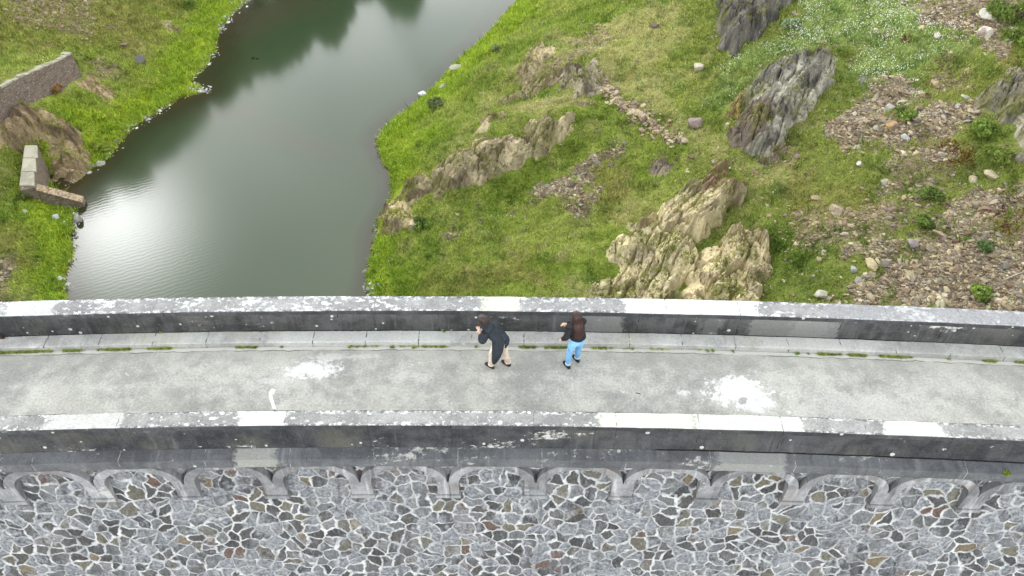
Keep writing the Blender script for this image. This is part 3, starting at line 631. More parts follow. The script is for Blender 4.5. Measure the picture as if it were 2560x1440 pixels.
# ------------------------------------------------------------------ rock outcrops
m_rock = vcol('rock', .92, .28, 7, .7, .06, .15)
OUT = []; RT = []
def outcrop(label, px, H, seed, strike=35, lam=.55, A=(.30, .265, .18), B=(.13, .12, .10), accent=None, tilt=(0, 0), res=.075, edge=.9, crack=.16, cat='rock outcrop', top=None, rough=1.0, strike_off=8):
    Pw = np.array(wpoly(px)); OUT.append(Pw)
    x0, y0 = Pw.min(0)-.6; x1, y1 = Pw.max(0)+.6
    X, Y = np.meshgrid(np.arange(x0, x1, res), np.arange(y0, y1, res))
    jx = (_hash(np.floor(X/res), np.floor(Y/res), seed)-.5)*res*.6; jy = (_hash(np.floor(X/res), np.floor(Y/res), seed+7)-.5)*res*.6
    X = X+jx; Y = Y+jy
    wxx = (fbm(X*1.1, Y*1.1, seed+1, 4)-.5)*1.5; wyy = (fbm(X*1.1, Y*1.1, seed+2, 4)-.5)*1.5
    s = sdist(Pw, X+wxx, Y+wyy)
    c = Pw.mean(0); R = max(np.ptp(Pw[:, 0]), np.ptp(Pw[:, 1]))/2
    tl_ = 1+((X-c[0])*tilt[0]+(Y-c[1])*tilt[1])/R
    prof = np.clip(s/edge, 0, 1)**.7*np.clip(tl_, .25, 2.0)
    ev = np.linalg.eigh(np.cov((Pw-c).T))[1][:, 1]; a = math.atan2(ev[1], ev[0])+rad(strike_off)
    U_ = X*math.cos(a)+Y*math.sin(a); V_ = -X*math.sin(a)+Y*math.cos(a)
    V_ = V_+(fbm(U_*.4, V_*.4, seed+4, 2)-.5)*lam*1.2
    d1, d2, i1, i2, sx, sy = voro(U_/(lam*2.6), V_/lam, seed+11)
    fac = (i1-.5)*.62+(U_/(lam*2.6)-sx)*(i2-.5)*.55+(V_/lam-sy)*((i1*7 % 1)-.4)*.5
    e1, e2, k1, k2, qx, qy = voro(U_/(lam*.8), V_/(lam*.36), seed+23)
    f2 = (k1-.5)*.5+(U_/(lam*.8)-qx)*(k2-.5)*.6+(V_/(lam*.36)-qy)*((k1*5 % 1)-.4)*.6
    g1, g2, m1, m2, wx3, wy3 = voro(U_/(lam*.34), V_/(lam*.15), seed+37)
    f3 = (m1-.5)*.5+(U_/(lam*.34)-wx3)*(m2-.5)*.7+(V_/(lam*.15)-wy3)*((m1*5 % 1)-.4)*.7
    crk = smooth(.10, .0, d2-d1)*crack + smooth(.12, 0, g2-g1)*crack*.16 + smooth(.09, 0, e2-e1)*crack*.45
    saw = ((V_/(lam*1.7)+fbm(U_*.3, V_*.3, seed+40, 2)*1.2) % 1.0)
    hgt_ = .62*H*prof*(1+.22*(fbm(X*.6, Y*.6, seed+5, 3)-.5)*2) + np.clip(s/.5, 0, 1)*rough*(fac*lam*1.05+f2*lam*.48+f3*lam*.2+saw*lam*.3-crk*2.5)
    z = ground(X, Y)+np.where(s > 0, hgt_-.06, s*1.4-.06)
    keep = s > -.4
    gm = (s > .12) & (fbm(X*1.0, Y*1.0, seed+90, 4) > .535) & (_hash(np.floor(X*97), np.floor(Y*97), 3) < .34)
    RT.append(np.stack([X[gm], Y[gm], z[gm]], 1))
    A = np.array(A)*np.array([1.22, 1.16, 1.02]); B = np.array(B)*np.array([.85, .80, .72])
    col = A+(np.array(B)-A)*np.clip((fbm(X*1.3, Y*1.3, seed+60, 4)-.5)*1.5+.36+(i1-.5)*.7+(k1-.5)*.5+(m1-.5)*.35, 0, 1)[..., None]
    if accent is not None:
        (axp, ayp), ar, ac = accent; ap = cast(axp, ayp); m_ = smooth(ar*1.15, ar*.75, np.hypot(X-ap[0], Y-ap[1])+(fbm(X*1.5, Y*1.5, seed+70)-.5)*1.2)
        col = col+(np.array(ac)*(0.8+.4*k1[..., None])-col)*(m_*.85)[..., None]
    moss = smooth(.62, .70, fbm(X*.9, Y*.9, seed+80, 4))*.55
    col = col+(C_(.15, .15, .045)-col)*moss[..., None]
    n_y, n_x = X.shape; ii = np.arange(X.size).reshape(X.shape)
    q = np.stack([ii[:-1, :-1], ii[:-1, 1:], ii[1:, 1:], ii[1:, :-1]], -1).reshape(-1, 4); kq = keep.ravel()[q].all(1); q = q[kq]
    tri = np.concatenate([q[:, [0, 1, 2]], q[:, [0, 2, 3]]]); used = np.unique(tri); remap = np.full(X.size, -1); remap[used] = np.arange(len(used)); tri = remap[tri]
    Vv = np.stack([X.ravel()[used], Y.ravel()[used], z.ravel()[used]], 1); org = np.array([c[0], c[1], float(ground(c[0], c[1]))])
    o = link('rock_outcrop', np_mesh('rock_outcrop', Vv-org, tri, colors=col.reshape(-1, 3)[used], smooth=False), m_rock); o.location = org
    return tag(o, label, cat)
TAN = (.44, .39, .265); BRN = (.17, .135, .095); GRY = (.20, .20, .185); SLT = (.085, .085, .085); BUF = (.50, .45, .30)
outcrop('rounded tan rock nose at the waterline of the right bank', [(940, 550), (960, 518), (1005, 505), (1036, 520), (1042, 558), (1012, 583), (965, 595), (945, 582)], 1.2, 101, 20, .6, TAN, BRN, edge=.8)
outcrop('low tan rock just above the waterline nose, below the grey rib', [(980, 500), (1008, 455), (1060, 430), (1090, 440), (1085, 480), (1040, 512), (1000, 518)], .8, 102, 40, .5, TAN, BRN, edge=.7)
outcrop('long brown rock rib running up the grassy bank', [(1070, 485), (1095, 420), (1150, 378), (1200, 352), (1265, 338), (1325, 335), (1345, 390), (1300, 425), (1230, 446), (1170, 462), (1105, 502)], 1.15, 103, 50, .5, (.46, .41, .30), (.17, .14, .095), tilt=(-.1, .25))
outcrop('folded tan slab rock at the upper end of the rock rib', [(1318, 385), (1330, 310), (1370, 290), (1432, 282), (1428, 322), (1390, 375), (1340, 405)], .9, 104, 60, .6, TAN, (.17, .15, .10))
outcrop('thin pale rock ledge above the rock rib on the bank', [(1165, 338), (1185, 316), (1252, 278), (1268, 288), (1212, 330), (1182, 343)], .5, 105, 40, .4, (.46, .41, .28), BRN, edge=.4)
outcrop('furrowed tan rock at the top of the peninsula, left of the straw path', [(1288, 198), (1308, 150), (1345, 113), (1383, 130), (1372, 172), (1330, 203)], .9, 106, 75, .45, TAN, BRN)
outcrop('narrow dark cleft rock ledge between two tan rocks on the peninsula', [(1230, 268), (1310, 200), (1370, 172), (1410, 165), (1415, 205), (1380, 224), (1300, 242)], .7, 107, 30, .45, (.30, .26, .18), (.11, .09, .07), edge=.5)
outcrop('grey brown domed rock face at the bend of the grassy path', [(1385, 222), (1400, 180), (1440, 158), (1495, 166), (1518, 200), (1495, 238), (1440, 246)], .9, 108, 80, .5, (.34, .31, .24), (.13, .115, .09), edge=.7)
outcrop('small brown rock patch below the domed rock face', [(1428, 264), (1452, 250), (1482, 250), (1487, 266), (1452, 277)], .3, 109, 10, .35, (.22, .18, .13), BRN, edge=.4)
outcrop('big pale slab outcrop with reddish tip in the hollow', [(1565, 572), (1600, 548), (1640, 528), (1690, 490), (1745, 466), (1800, 437), (1832, 458), (1842, 500), (1812, 548), (1765, 602), (1720, 612), (1640, 604), (1580, 606)], 1.5, 110, 52, .75, (.50, .455, .31), (.24, .205, .14), accent=((1805, 470), 1.25, (.24, .14, .10)), tilt=(.5, -.3), edge=.45)
outcrop('pale layered outcrop against the parapet, below the big slab', [(1512, 640), (1548, 602), (1640, 590), (1722, 606), (1738, 640), (1706, 700), (1685, 790), (1470, 790), (1475, 728), (1555, 684), (1530, 662)], 1.2, 111, 48, .7, (.50, .46, .32), (.23, .20, .14), tilt=(.4, 0), edge=.5)
outcrop('broad cracked buff rock with steep right edge by the parapet', [(1735, 650), (1790, 602), (1850, 588), (1902, 588), (1922, 630), (1912, 690), (1900, 800), (1690, 800), (1715, 705)], 1.0, 112, 130, .8, (.46, .41, .28), (.26, .22, .15), tilt=(.25, 0), edge=.45)
outcrop('pale grey slab boulder lying above the big slab outcrop', [(1693, 468), (1718, 447), (1746, 453), (1738, 472), (1700, 484)], .55, 113, 30, .6, (.42, .41, .33), (.27, .26, .21), edge=.35, cat='boulder')
outcrop('grey scabby rock patch in the middle of the grassy slope', [(1616, 442), (1638, 400), (1680, 392), (1693, 412), (1655, 448)], .5, 114, 50, .4, (.24, .21, .17), (.13, .115, .10), edge=.5)
outcrop('big slate grey outcrop with purple brown foot on the right slope', [(1813, 345), (1850, 290), (1868, 230), (1898, 195), (1960, 168), (2010, 148), (2060, 138), (2107, 138), (2092, 190), (2050, 242), (2012, 302), (1962, 345), (1930, 400), (1880, 375), (1830, 372)], 1.7, 115, 58, .7, (.34, .335, .30), (.10, .10, .092), accent=((1850, 335), 1.7, (.155, .115, .095)), tilt=(-.1, .1), edge=.9)
outcrop('yellow ochre stained rock on the left edge of the slate outcrop', [(1812, 280), (1838, 245), (1872, 222), (1880, 250), (1850, 285), (1822, 295)], .6, 116, 60, .4, (.36, .26, .10), (.16, .12, .09), edge=.4)
outcrop('small purple brown rock below the slate outcrop', [(1905, 395), (1930, 358), (1972, 350), (1968, 372), (1925, 412)], .5, 117, 55, .4, (.20, .16, .14), (.10, .085, .08), edge=.4)
outcrop('tall dark slate crag at the upper frame edge', [(1785, -50), (1795, 40), (1803, 110), (1828, 152), (1850, 138), (1900, 82), (1955, 35), (2010, -50)], 2.0, 118, 68, .6, (.17, .165, .155), (.065, .065, .065), edge=.7, tilt=(-.2, 0))
outcrop('jagged grey rocks at the right frame edge', [(2430, 275), (2470, 228), (2520, 198), (2560, 175), (2660, 160), (2660, 400), (2545, 385), (2500, 340), (2515, 292)], 1.4, 119, 130, .8, (.27, .255, .22), (.10, .095, .085), edge=.8, tilt=(.3, 0))
outcrop('flat slate ledge among white flowers right of the slate outcrop', [(2145, 235), (2165, 195), (2190, 172), (2178, 205), (2160, 240)], .35, 120, 60, .3, (.22, .215, .20), (.10, .10, .095), edge=.3)
outcrop('broad tan rock around the inlet under the upper retaining wall', [(-60, 385), (-20, 300), (10, 268), (60, 258), (112, 290), (150, 310), (198, 328), (216, 380), (216, 430), (178, 460), (128, 452), (126, 410), (112, 378), (60, 350)], 1.0, 121, 125, .8, (.34, .275, .18), (.16, .12, .085), tilt=(-.1, .1), edge=1.0)
outcrop('smooth tan rock slab in the grass right of the upper wall', [(178, 212), (210, 190), (250, 195), (290, 242), (288, 272), (230, 238)], .45, 122, 130, .5, (.36, .29, .19), (.20, .155, .10), edge=.7)
outcrop('long grey brown slab high on the left bank', [(382, 46), (420, 48), (458, 74), (452, 88), (410, 76)], .35, 123, 145, .5, (.32, .27, .205), (.18, .15, .11), edge=.5)
outcrop('faint grassy rock slab on the left bank above the dark boulder', [(325, 80), (362, 108), (372, 132), (345, 124)], .2, 124, 130, .5, (.26, .23, .14), (.15, .14, .08), edge=.4)
outcrop('small dark rock step above the smooth slab on the left bank', [(205, 160), (260, 165), (325, 168), (322, 180), (255, 178), (210, 175)], .3, 125, 170, .35, (.20, .16, .12), (.08, .07, .055), edge=.3)
rock_poly = OUT
def on_rock(X, Y, grow=.0):
    m = np.zeros(X.shape, bool)
    for P in rock_poly:
        ok = (X > P[:, 0].min()-1) & (X < P[:, 0].max()+1) & (Y > P[:, 1].min()-1) & (Y < P[:, 1].max()+1)
        if ok.any():
            w = (fbm(X[ok]*1.1, Y[ok]*1.1, 5, 3)-.5)*.8
            m[ok] |= sdist(P, X[ok]+w, Y[ok]-w) > grow
    return m

# ------------------------------------------------------------------ loose stones
def ico(sub):
    bm = bmesh.new(); bmesh.ops.create_icosphere(bm, subdivisions=sub, radius=1); V = np.array([v.co[:] for v in bm.verts]); F_ = np.array([[v.index for v in f.verts] for f in bm.faces]); bm.free(); return V, F_
ICO = {1: ico(1), 2: ico(2), 3: ico(3), 4: ico(4)}
def stone_shape(D, seed, planes=11, flat=.6):
    r = np.random.default_rng(seed); n = r.normal(size=(planes, 3)); n /= np.linalg.norm(n, axis=1)[:, None]; d = r.uniform(.62, 1.0, planes)
    q = D@n.T; rr = np.min(np.where(q > .05, d[None]/np.maximum(q, .05), 9), 1); rr = np.minimum(rr, 1.25)
    return D*rr[:, None]*np.array([1, r.uniform(.45, .9), flat*r.uniform(.7, 1.2)])
def rot_rand(r, tiltmax=.5):
    a = r.uniform(0, 6.283); t_ = r.uniform(-tiltmax, tiltmax); u = r.uniform(-tiltmax, tiltmax)
    return np.array((Matrix.Rotation(a, 3, 'Z')@Matrix.Rotation(t_, 3, 'X')@Matrix.Rotation(u, 3, 'Y')))
m_stone_loose = vcol('loose_stone', .93, .22, 14, .4, .02, .15)
STONE_COLS = np.array([(.36, .28, .18), (.29, .21, .14), (.24, .175, .125), (.42, .34, .22), (.33, .26, .165), (.19, .145, .115), (.34, .275, .20), (.46, .40, .29), (.27, .245, .205), (.21, .14, .10)])
def scatter_stones(name, label, pts, sizes, cols, cat='loose stones', seed=1, flat=.5, sub=1, sink=.25):
    r = np.random.default_rng(seed); D, F0 = ICO[sub]; shapes = [stone_shape(D, seed*100+i, 9, flat) for i in range(24)]
    Vs = []; Cs = []
    for (x, y, z), s, c in zip(pts, sizes, cols):
        v = shapes[r.integers(24)]@rot_rand(r).T*s; v = v+np.array([x, y, z+s*flat*(.5-sink)]); Vs.append(v); Cs.append(np.repeat(c[None], len(D), 0))
    n = len(Vs); Fc = (F0[None]+np.arange(n)[:, None, None]*len(D)).reshape(-1, 3)
    o = link(name, np_mesh(name, np.vstack(Vs), Fc, colors=np.vstack(Cs), smooth=False), m_stone_loose)
    return tag(o, label, None, None, 'stuff')
def in_view(X, Y, Zz, mx=.10, ymax=860):
    u, v, t_ = proj(np.stack([X, Y, Zz], -1)); return (u > -2560*mx) & (u < 2560*(1+mx)) & (v > -140) & (v < ymax)
def sample_in(polys, n, seed, warp=1.2):
    r = np.random.default_rng(seed); out = []
    areas = [abs(sum(a[0]*b[1]-b[0]*a[1] for a, b in zip(P, P[1:]+P[:1])))/2 for P in polys]
    for P, A_ in zip(polys, areas):
        P = np.array(P); k = int(n*A_/sum(areas)*2.6); X = r.uniform(P[:, 0].min()-1, P[:, 0].max()+1, k); Y = r.uniform(P[:, 1].min()-1, P[:, 1].max()+1, k)
        w = (fbm(X*.45, Y*.45, 31, 4)-.5)*3*warp; w2 = (fbm(X*.45, Y*.45, 47, 4)-.5)*3*warp
        s = sdist(P, X+w, Y+w2); keep = s > r.uniform(-.7, .6, k)**3*1.5-.1
        out.append(np.stack([X[keep], Y[keep]], 1))
    return np.vstack(out)
pts = sample_in(Z['scree'][0], 60000, 11, 2.2)
X, Y = pts.T; keep = in_view(X, Y, ground(X, Y)) & ~on_rock(X, Y) & (fbm(X*.7, Y*.7, 333, 3) < .66+rng.uniform(-.1, .1, len(X)))
X, Y = X[keep], Y[keep]; sz = np.clip(rng.lognormal(math.log(.048), .62, len(X)), .02, .27)
scatter_stones('scree', 'brown scree of broken stones on the right slope', np.stack([X, Y, ground(X, Y)], 1), sz, STONE_COLS[rng.integers(0, 10, len(X))]*rng.uniform(.5, 1.3, (len(X), 1))*np.array([.86, .88, .84]), seed=3, flat=.34)
pts = sample_in(Z['thin'][0], 4200, 12, 1.5); X, Y = pts.T; keep = in_view(X, Y, ground(X, Y)) & ~on_rock(X, Y); X, Y = X[keep], Y[keep]
scatter_stones('small_stones', 'small brown stones on bare patches between the grass', np.stack([X, Y, ground(X, Y)], 1), np.clip(rng.lognormal(math.log(.07), .5, len(X)), .03, .22), STONE_COLS[rng.integers(0, 7, len(X))]*rng.uniform(.6, 1.1, (len(X), 1)), seed=4)
lp_ = [cast(*q) for q in [(1498, 205), (1520, 232), (1560, 262), (1600, 292), (1640, 318), (1700, 356)]]; lp_ = np.array([q[:2] for q in lp_])
tt_ = rng.uniform(0, 5, 420); ii_ = np.minimum(tt_.astype(int), 4); fr_ = (tt_-ii_)[:, None]; q_ = lp_[ii_]*(1-fr_)+lp_[ii_+1]*fr_+rng.normal(0, .28, (420, 2))
scatter_stones('path_edge_stones', 'line of rubble stones along the lower edge of the grassy path', np.stack([q_[:, 0], q_[:, 1], ground(q_[:, 0], q_[:, 1])+.05], 1), np.clip(rng.lognormal(math.log(.13), .4, 420), .05, .3), STONE_COLS[rng.integers(0, 7, 420)]*rng.uniform(.8, 1.3, (420, 1)), seed=8)
# strewn stones on the whole right slope and left bank
X = rng.uniform(8, 34, 5000); Y = rng.uniform(8, 55, 5000); keep = in_view(X, Y, ground(X, Y)) & ~on_rock(X, Y) & (fbm(X*.3, Y*.3, 444, 3) > .5); X, Y = X[keep][:2400], Y[keep][:2400]
scatter_stones('strewn_stones', 'scattered stones lying in the grass of the right slope', np.stack([X, Y, ground(X, Y)], 1), np.clip(rng.lognormal(math.log(.085), .5, len(X)), .04, .26), STONE_COLS[rng.integers(0, 10, len(X))]*rng.uniform(.8, 1.3, (len(X), 1)), seed=5)
# pale pebbles along the waterline
def shore_pts(line, n, spread, seed, dens=None):
    r = np.random.default_rng(seed); P = np.array(line); L_ = np.hypot(*np.diff(P, axis=0).T); cum = np.concatenate([[0], np.cumsum(L_)])
    s = r.uniform(0, cum[-1], n); X = np.interp(s, cum, P[:, 0])+r.normal(0, spread, n); Y = np.interp(s, cum, P[:, 1])+r.normal(0, spread, n)
    return X, Y
Xa, Ya = shore_pts(wL, 2300, .22, 21); Xb, Yb = shore_pts(wR, 500, .16, 22)
px_, py_ = [], []
for a, b, n_, s_ in [(600, 12, 90, .6), (575, 45, 100, .5), (560, 70, 60, .4), (500, 232, 110, .45), (515, 228, 40, .25), (485, 222, 30, .3), (922, 725, 60, .3), (928, 740, 60, .3), (155, 690, 60, .3), (165, 735, 60, .3)]:
    p = un(a, b, ZW); px_ += list(rng.normal(p[0], s_, n_)); py_ += list(rng.normal(p[1], s_, n_))
X = np.concatenate([Xa, Xb, px_]); Y = np.concatenate([Ya, Yb, py_]); hh = interp(Hg, X, Y); keep = (hh > -.2) & (hh < .3) & (fbm(X*.6, Y*.6, 212, 3) > .44) & in_view(X, Y, ground(X, Y)); X, Y = X[keep], Y[keep]
pc = np.array([(.55, .55, .52), (.40, .40, .38), (.28, .28, .27), (.66, .66, .63), (.2, .2, .19)])[rng.choice(5, len(X), p=[.22, .22, .2, .14, .22])]
zz = np.maximum(ground(X, Y), ZW-.03)
scatter_stones('shore_pebbles', 'pale pebbles along the waterline', np.stack([X, Y, zz], 1), np.clip(rng.lognormal(math.log(.065), .5, len(X)), .03, .2), pc, seed=6)

def boulder(label, px, py, wpx, col, seed, flat=.6, on_water=False, group=None, name='boulder', cat='boulder', col2=None):
    p = un(px, py, ZW+.02) if on_water else cast(px, py); t_ = proj(p)[2]; s = wpx/FPX*t_/2
    D, F0 = ICO[3]; v = stone_shape(D, seed, 13, flat)*s*1.1; r = np.random.default_rng(seed); v = v@rot_rand(r, .3).T
    v = v*(1+.05*(fbm(v[:, 0]*4/s+3, v[:, 1]*4/s+v[:, 2]*3/s, seed, 3)-.5))[:, None]
    c = np.array(col)*(.75+.5*fbm(v[:, 0]*3/s, v[:, 1]*3/s+v[:, 2]/s, seed, 3))[:, None]
    if col2 is not None: m_ = smooth(.45, .55, fbm(v[:, 0]*1.4/s+5, v[:, 1]*1.4/s, seed+3, 2)); c = c+(np.array(col2)-c)*m_[:, None]
    o = link(name, np_mesh(name, v, F0, colors=c, smooth=False), m_stone_loose); o.location = (p[0], p[1], p[2]+s*flat*.35)
    return tag(o, label, cat, group)
boulder('round purple brown boulder in the grass above the path fork', 1737, 312, 40, (.24, .19, .165), 1, .75)
boulder('small dark brown boulder on the straw grass near the upper frame edge', 1637, 66, 24, (.15, .10, .085), 2, .6)
boulder('pale tan boulder at the foot of the dark slate crag', 1748, 172, 30, (.46, .42, .31), 3, .7)
boulder('white pointed rock standing in the water off the right bank', 1056, 240, 19, (.60, .60, .57), 4, 1.0, True)
boulder('grey boulder in the bright water below the wing wall', 199, 552, 26, (.27, .26, .24), 5, .75, True)
boulder('whitish slab on the shore where the right bank narrows', 1146, 172, 34, (.40, .38, .30), 6, .45)
boulder('pale stone in the bright grass near the right shore', 1108, 217, 22, (.36, .35, .27), 7, .4)
boulder('tiny white stone on the tip of the right bank', 968, 314, 9, (.66, .66, .62), 8, .8)
boulder('large white block at the top right of the slope', 2470, 42, 36, (.50, .48, .42), 9, .75)
boulder('leaning brown block with white edge below the large white block', 2463, 90, 32, (.30, .24, .20), 10, .9, col2=(.56, .52, .44))
boulder('flat dark slab right of the leaning brown block', 2520, 103, 30, (.20, .20, .195), 11, .35)
boulder('pale stone near the slope top left of the leaning block', 2340, 92, 22, (.42, .39, .31), 12, .6)
boulder('orange stained stone standing in the scree', 2232, 318, 30, (.21, .15, .12), 13, .9, col2=(.36, .24, .11))
boulder('light grey stone beside the orange stained stone', 2262, 345, 24, (.40, .40, .37), 14, .8)
boulder('pair stone grey and rounded at the upper scree edge', 2224, 275, 26, (.36, .355, .32), 15, .7)
boulder('white flat stone in the grass below the upper scree', 2152, 412, 26, (.48, .45, .38), 16, .4)
boulder('cream flat stone in the lower part of the upper scree', 2260, 385, 26, (.52, .47, .34), 17, .4)
boulder('grey stone left of the jagged rocks', 2398, 268, 24, (.40, .39, .35), 18, .6)
boulder('small white stone above the grey stone near the jagged rocks', 2412, 245, 18, (.44, .42, .37), 19, .6)
boulder('long buff slab at the grass edge of the lower scree', 2178, 664, 40, (.46, .38, .23), 20, .4)
boulder('grey upright stone in the grass near the parapet', 2133, 678, 22, (.31, .31, .30), 21, .9)
boulder('purplish stone in the grass left of the lower scree', 2280, 612, 28, (.25, .21, .20), 22, .6)
boulder('pale rock pile stone right above the far parapet', 2052, 738, 36, (.42, .39, .31), 23, .6)
boulder('round tan stone close to the far parapet under the scree', 2328, 752, 22, (.40, .32, .21), 24, .9)
boulder('cream stone next to the round tan stone at the parapet', 2345, 747, 18, (.48, .42, .30), 25, .7)
boulder('broad tan slab at the top of the lower scree', 2480, 440, 44, (.42, .36, .24), 26, .35)
boulder('square brown slab at the left tip of the lower scree', 2432, 452, 26, (.34, .29, .19), 27, .5)
boulder('brown stone cluster rock on the middle right slope', 2090, 525, 34, (.33, .27, .19), 28, .5)
boulder('flat tan stone on the middle right slope by the brown cluster', 2040, 496, 26, (.30, .23, .15), 29, .5)
boulder('buff stone on the dark grass right of the cracked rock', 2060, 634, 20, (.42, .37, .26), 30, .5)
boulder('brown stone at the steep lower scree, broad and flat', 2350, 588, 36, (.36, .28, .18), 31, .4)
boulder('dark grey boulder in the grass on the left bank', 351, 153, 24, (.15, .145, .135), 32, .7)
boulder('small brown boulder above the dark boulder on the left bank', 308, 113, 18, (.24, .18, .14), 33, .5)
boulder('rounded stone on the left shore by the tan rock', 250, 410, 22, (.38, .36, .31), 34, .6)
boulder('pale stone in the grass below the wing wall', 62, 530, 20, (.46, .43, .36), 35, .5)
boulder('grey stone at the dark inlet beside the wing wall', 140, 545, 18, (.40, .40, .37), 36, .6)
boulder('light stone on the left shore close to the parapet', 168, 712, 16, (.44, .44, .41), 37, .5)
boulder('buff boulder by the ochre rock at the path', 1818, 315, 16, (.44, .37, .25), 38, .8)
boulder('mottled stone beside the path strip of rubble', 1650, 318, 14, (.34, .29, .2), 39, .6)

# ------------------------------------------------------------------ grass
NT_ = 230000
X = rng.uniform(-46, 40, NT_*3); Y = rng.uniform(6, 88, NT_*3); zz = ground(X, Y)
dist = np.sqrt((X-CAMP[0])**2+(Y-CAMP[1])**2+(zz-CAMP[2])**2)
hB = interp(Hb, X, Y)
keep = (hB > .02) & in_view(X, Y, zz, .13) & (rng.random(len(X)) < np.clip((42/dist)**1.3, .25, 1))
X, Y, zz, dist = X[keep], Y[keep], zz[keep], dist[keep]
col, colg, msk, lush, hB = cover(X, Y)
dens = 1-.93*np.clip(msk['scree'], 0, 1)*smooth(.69, .60, fbm(X*.7, Y*.7, 333, 3))-.45*msk['thin']
keep = (rng.random(len(X)) < dens) & ~on_rock(X, Y, .12)
uwd = pdist(line, X, Y); keep &= (uwd > .45)
X, Y, zz, dist, col, lush, hB = X[keep], Y[keep], zz[keep], dist[keep], col[keep], lush[keep], hB[keep]; msk = {k: v[keep] for k, v in msk.items()}
X, Y, zz, dist, col, lush = X[:NT_], Y[:NT_], zz[:NT_], dist[:NT_], col[:NT_], lush[:NT_]; msk = {k: v[:NT_] for k, v in msk.items()}
print('tufts', len(X))
def tufts(name, label, X, Y, zz, col, hgt, spread, nb, width, seed, mat, tone=.3, lean0=.55, lean1=1.4):
    r = np.random.default_rng(seed); n = len(X)
    a = r.uniform(0, 2*np.pi, (n, nb)); lean = r.uniform(lean0, lean1, (n, nb)); L_ = hgt[:, None]*r.uniform(.6, 1.25, (n, nb)); w = width[:, None]*r.uniform(.6, 1.3, (n, nb))
    bx = X[:, None]+r.normal(0, 1, (n, nb))*spread[:, None]; by = Y[:, None]+r.normal(0, 1, (n, nb))*spread[:, None]; bz = zz[:, None]-.04+0*bx
    dx, dy = np.cos(a), np.sin(a); tip = np.stack([bx+dx*np.sin(lean)*L_, by+dy*np.sin(lean)*L_, bz+np.cos(lean)*L_+.03], -1)
    p0 = np.stack([bx-dy*w, by+dx*w, bz], -1); p1 = np.stack([bx+dy*w, by-dx*w, bz], -1)
    V = np.stack([p0, p1, tip], 2).reshape(-1, 3)
    tint = 1+tone*(r.random((n, 1, 1))-.5)*2; bl = 1+.22*(r.random((n, nb, 1))-.5)*2
    c = np.repeat((col[:, None, :]*tint*bl)[:, :, None, :], 3, 2).reshape(-1, 3)
    F_ = np.arange(len(V)).reshape(-1, 3)
    return tag(link(name, np_mesh(name, V, F_, colors=c), mat), label, None, None, 'stuff')
m_grass = vcol('grass_blades', .9, .2, 3, 0, 0, .08, transl=.42)
n = len(X); hg = (.10+.15*rng.random(n))*(1+.25*lush)*(1-.35*msk['straw'])*np.clip(dist/48, .75, 1.3)
tufts('grass', 'short green grass covering both banks', X, Y, zz, np.clip(col*np.array([1.66, 1.58, 1.8]), 0, 1), hg, np.full(n, .12), 6, .030*np.clip(dist/45, .7, 1.5), 5, m_grass)
# clumps of taller, darker herbs
k = (rng.random(n) < .022*(1+2.5*msk['dark']+1.2*lush+msk['flower'])) & (fbm(X*.5, Y*.5, 777, 3) > .44)
tufts('tall_herbs', 'taller dark green herbs dotted over the grass', X[k], Y[k], zz[k], col[k]*np.array([.8, .95, .9]), .34+.2*rng.random(k.sum()), np.full(k.sum(), .17), 14, np.full(k.sum(), .04), 6, m_grass)
rt = np.vstack(RT); rc = cover(rt[:, 0], rt[:, 1])[0]*np.array([1.15, 1.0, 1.1])
tufts('crevice_grass', 'grass growing in the crevices of the rocks', rt[:, 0], rt[:, 1], rt[:, 2], rc, .10+.14*rng.random(len(rt)), np.full(len(rt), .07), 5, np.full(len(rt), .026), 8, m_grass)
# white wild flowers
k = (rng.random(n) < .24*msk['flower']*smooth(.36, .58, fbm(X*.55, Y*.55, 888, 3))) | (rng.random(n) < .0015)
fx, fy, fz = X[k], Y[k], zz[k]; nf = len(fx); nh = 3
ox = np.repeat(fx, nh)+rng.normal(0, .14, nf*nh); oy = np.repeat(fy, nh)+rng.normal(0, .14, nf*nh); oz = np.repeat(fz, nh)+rng.uniform(.28, .5, nf*nh); s = rng.uniform(.014, .034, nf*nh)
ang = rng.uniform(0, 6.28, nf*nh); Vf = []
for q in range(3): Vf.append(np.stack([ox+np.cos(ang+q*2.094)*s, oy+np.sin(ang+q*2.094)*s, oz+rng.normal(0, .012, nf*nh)], 1))
Vf.append(np.stack([ox, oy, oz-.04], 1)); Vf = np.stack(Vf, 1).reshape(-1, 3); b = np.arange(nf*nh)[:, None]*4
Ff = np.vstack([b+np.array([[0, 1, 2]]), b+np.array([[0, 3, 1]]), b+np.array([[1, 3, 2]]), b+np.array([[2, 3, 0]])])
tag(link('white_flowers', np_mesh('white_flowers', Vf, Ff), simple('petal_white', (.82, .83, .74), .8, .08)), 'tiny white wild flowers over the upper right slope', None, None, 'stuff')
# patches of red leaved ground cover
rx, ry = [], []
for a, b_, s_ in [(2400, 395, .35), (2370, 365, .25), (2420, 385, .2), (2515, 530, .4), (2525, 570, .3), (2270, 95, .15)]:
    p = cast(a, b_); rx += list(rng.normal(p[0], s_, 70)); ry += list(rng.normal(p[1], s_, 70))
rx, ry = np.array(rx), np.array(ry)
tufts('red_stonecrop', 'rusty red low plants on the scree', rx, ry, ground(rx, ry), np.tile([.20, .06, .035], (len(rx), 1)), np.full(len(rx), .14), np.full(len(rx), .08), 6, np.full(len(rx), .03), 9, m_grass)
